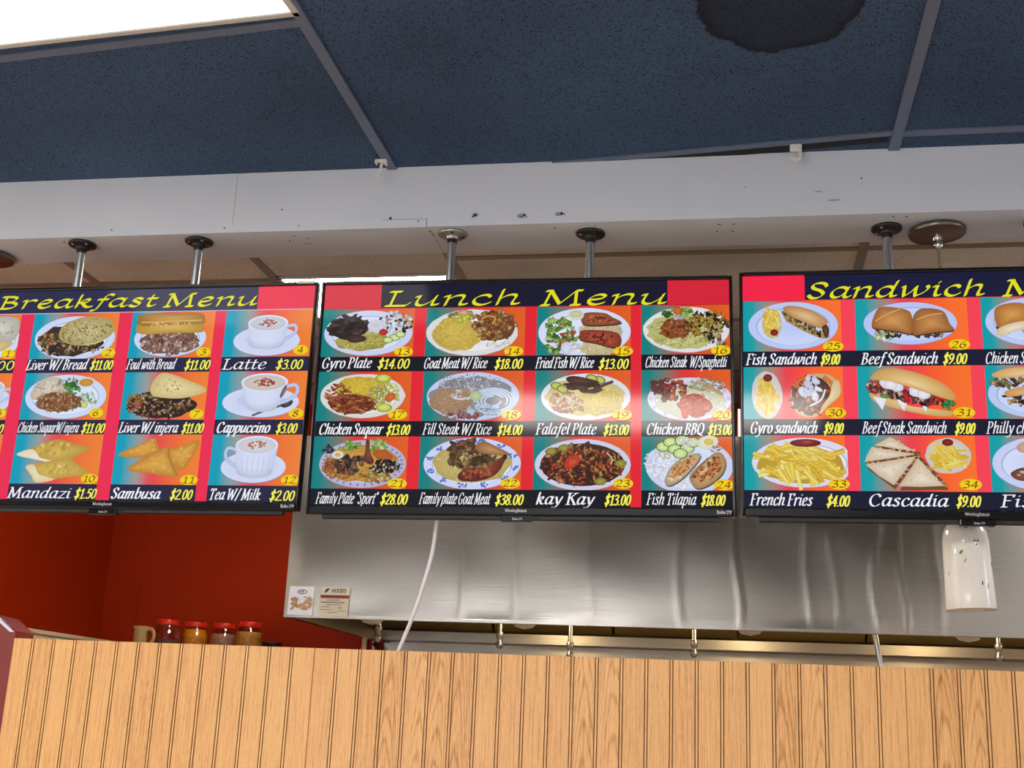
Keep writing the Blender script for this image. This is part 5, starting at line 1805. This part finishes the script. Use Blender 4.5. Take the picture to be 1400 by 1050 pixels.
lb.build('maker_label', [M_PAPER2, M_INK, M_INKRED], hood)

# steel wall behind the cooking line
mb = MB()
mb.box(-1.44, 2.45, YBACK - 0.012, YBACK, 0.9, 1.822)
for x in (-0.83, -0.05, 0.62, 1.4):
    mb.box(x, x + 0.003, YBACK - 0.0135, YBACK - 0.012, 0.9, 1.818)
bs = struct(mb, 'steel_wall', M_STEEL2)

# slim pipe in front of the hood and conduits beside it
tag(MB().tube([(0.430, 4.1, 1.86), (0.447, 4.1, 1.74), (0.455, 4.1, 1.60), (0.455, 4.1, 0.9)], 0.0085, 12).build('gas_pipe', M_PIPE), 'slim bright metal pipe rising in front of the steel wall below the sandwich menu screen', 'pipe')
tag(MB().tube([(-1.520, 5.07, 0.3), (-1.520, 5.07, 2.3)], 0.012, 10).build('conduit', M_PALE), 'pale conduit on the red wall just left of the steel wall', 'pipe')
cb = MB()
cb.tube([(-1.478, 5.06, 0.3), (-1.478, 5.06, 2.2)], 0.006, 8)
tag(cb.build('conduit', M_PALEGREY), 'thin grey conduit between the pale conduit and the steel wall', 'pipe')
tag(MB().tube(catmull([(-1.470, 5.04, 1.808), (-1.455, 5.03, 1.795), (-1.440, 5.03, 1.77), (-1.444, 5.04, 1.70), (-1.452, 5.05, 1.4)], 5), 0.009, 8).build('black_hose', M_SHELL), 'black hose bending beside the conduits left of the steel wall', 'hose')

# ------------------------------------------------------------------ jars on the shelf at the back
sh = empty('wall_shelf', (-2.1, YBACK, 1.657), 'steel wall shelf behind the partition carrying the red lidded jars', 'shelf')
MB().box(-0.5, 0.42, -0.45, -0.002, -0.02, 0.0, bev=0.003).build('shelf_board', M_STEEL2, sh)
for x in (-0.4, 0.3):
    b = MB()
    b.add([(x, -0.004, -0.02), (x, -0.35, -0.02), (x, -0.004, -0.25), (x + 0.02, -0.004, -0.02), (x + 0.02, -0.35, -0.02), (x + 0.02, -0.004, -0.25)], [(0, 1, 2), (5, 4, 3), (0, 3, 4, 1), (1, 4, 5, 2), (2, 5, 3, 0)])
    b.build('bracket', M_STEEL2, sh)
JP = [(0.042, 0.002), (0.049, 0.006), (0.0565, 0.03), (0.058, 0.07), (0.057, 0.105), (0.053, 0.140), (0.046, 0.165), (0.039, 0.178), (0.038, 0.186)]


def jar(x, y, rz, label, fill, fill_h, cut=1.0):
    t = empty('glass_jar', (x, y, 1.6575), label, 'jar', 'red lidded glass jars on the back shelf', rz)
    g = MB()
    inner = [(r - 0.0028, z + (0.004 if i == 0 else 0.0)) for i, (r, z) in enumerate(JP)][::-1]
    g.lathe(JP + inner, 36, cap0=True, cap1=True)
    g.build('glass_body', M_GLASS, t)
    pr = [(max(0.01, r - 0.0036), z + 0.005) for r, z in JP if z + 0.006 < fill_h]
    pr.append((pr[-1][0] * 0.98, fill_h))
    MB().lathe(pr, 30).build('contents', fill, t)
    lid = MB()
    prof = [(0.0412, 0.182), (0.0418, 0.184), (0.0418, 0.199), (0.0402, 0.2015), (0.036, 0.2022)]
    lid.lathe(prof, 40)
    for k in range(40):
        a = 2 * PI * k / 40
        lid.box(-0.0007, 0.0007, -0.0427, -0.041, 0.185, 0.198, T=Matrix.Rotation(a, 4, 'Z'))
    lid.build('lid', M_LID, t)
    return t


M_F1 = mat('dark_cloves', (110, 66, 60), 0.7, var=0.4, scale=160)
M_F2 = mat('orange_syrup', (236, 146, 20), 0.25, var=0.1, scale=20)
M_F3 = mat('rose_sugar', (186, 130, 108), 0.6, var=0.2, scale=120)
M_F4 = mat('amber_spice', (206, 142, 56), 0.6, var=0.2, scale=120)
jar(-2.257, 4.76, 0.3, 'red lidded glass jar beside the beige mug, its upper part empty and clear', M_F1, 0.122)
jar(-2.176, 4.85, 1.1, 'glass jar with red lid filled with orange syrup', M_F2, 0.172)
jar(-2.060, 4.87, 2.0, 'red lidded glass jar holding dusky rose contents between the orange and the amber jars', M_F3, 0.158)
jar(-1.906, 4.76, 2.9, 'red lidded glass jar holding amber contents next to the dark bowl', M_F4, 0.162)
mg = empty('mug', (-2.318, 4.66, 1.6575), 'beige mug standing behind the partition left of the jars', 'mug')
M_BEIGE = mat('beige_glaze', (186, 158, 104), 0.35)
MB().lathe([(0.020, 0.0), (0.026, 0.01), (0.027, 0.155), (0.031, 0.160), (0.031, 0.166), (0.026, 0.166), (0.0245, 0.155), (0.023, 0.012)], 28, cap0=True, cap1=True).build('cup_body', M_BEIGE, mg)
MB().tube(catmull([(0.026, -0.004, 0.152), (0.044, -0.006, 0.156), (0.058, -0.008, 0.140), (0.054, -0.006, 0.11), (0.030, -0.002, 0.09)], 5), 0.007, 10).build('handle', M_BEIGE, mg)
bw = MB()
bw.lathe([(0.03, 0.0), (0.033, 0.004), (0.042, 0.08), (0.046, 0.130), (0.048, 0.136), (0.044, 0.136), (0.038, 0.08), (0.03, 0.01)], 28, (0, 0, 0))
b_o = bw.build('bowl', M_SHELL, None, (-1.885, 4.95, 1.6575))
tag(b_o, 'dark bowl on the back shelf right of the jars', 'bowl')

# ------------------------------------------------------------------ ledge cabinet on the left wall and maroon cabinet
cab = empty('wall_cabinet', (-2.728, 4.5, 1.3), 'pale topped cabinet along the red left wall', 'cabinet')
MB().box(0.0, 0.122, -0.62, 0.575, 0.466, 0.482, bev=0.002).build('top_board', M_PALE, cab)
MB().box(0.0, 0.112, -0.62, 0.03, 0.0, 0.4655).build('end_panel', M_PALE, cab)
MB().box(0.0, 0.114, 0.032, 0.235, 0.0, 0.4655, bev=0.002).build('white_panel', M_PALEGREY, cab)
MB().box(0.0, 0.118, 0.237, 0.575, 0.0, 0.4655, bev=0.002).build('door', M_PALE, cab)

mc = empty('maroon_divider', (-2.1, 3.1, 0), 'maroon upright panel with sloping top and white label strip, left photo edge', 'panel')
prof = [(0.258, 0.0), (0.258, 1.686), (0.208, 1.722), (0.16, 1.732), (-0.3, 1.732), (-0.3, 0.0)]
b = MB()
n = len(prof)
vs = [(x, y, z) for y in (-0.1, -0.012) for x, z in prof]
b.add(vs, [tuple(range(n)), tuple(range(2 * n - 1, n - 1, -1))] + [(i, i + n, (i + 1) % n + n, (i + 1) % n) for i in range(n)])
b.build('board', M_MAROON, mc)
b = MB()
b.add([(0.2545, -0.1012, 1.684), (0.2425, -0.1012, 1.684), (0.190, -0.1012, 1.720), (0.2085, -0.1012, 1.720)], [(0, 1, 2, 3)][::-1], 0)
for k in range(5):
    x, z = 0.240 - k * 0.006, 1.694 + k * 0.0042
    b.add([(x, -0.1016, z), (x - 0.004, -0.1016, z + 0.002), (x - 0.001, -0.1016, z + 0.006), (x + 0.003, -0.1016, z + 0.004)], [(0, 1, 2, 3)], 1)
b.build('label_strip', [M_PAPER, mat('label_violet', (150, 130, 180), 0.5)], mc)
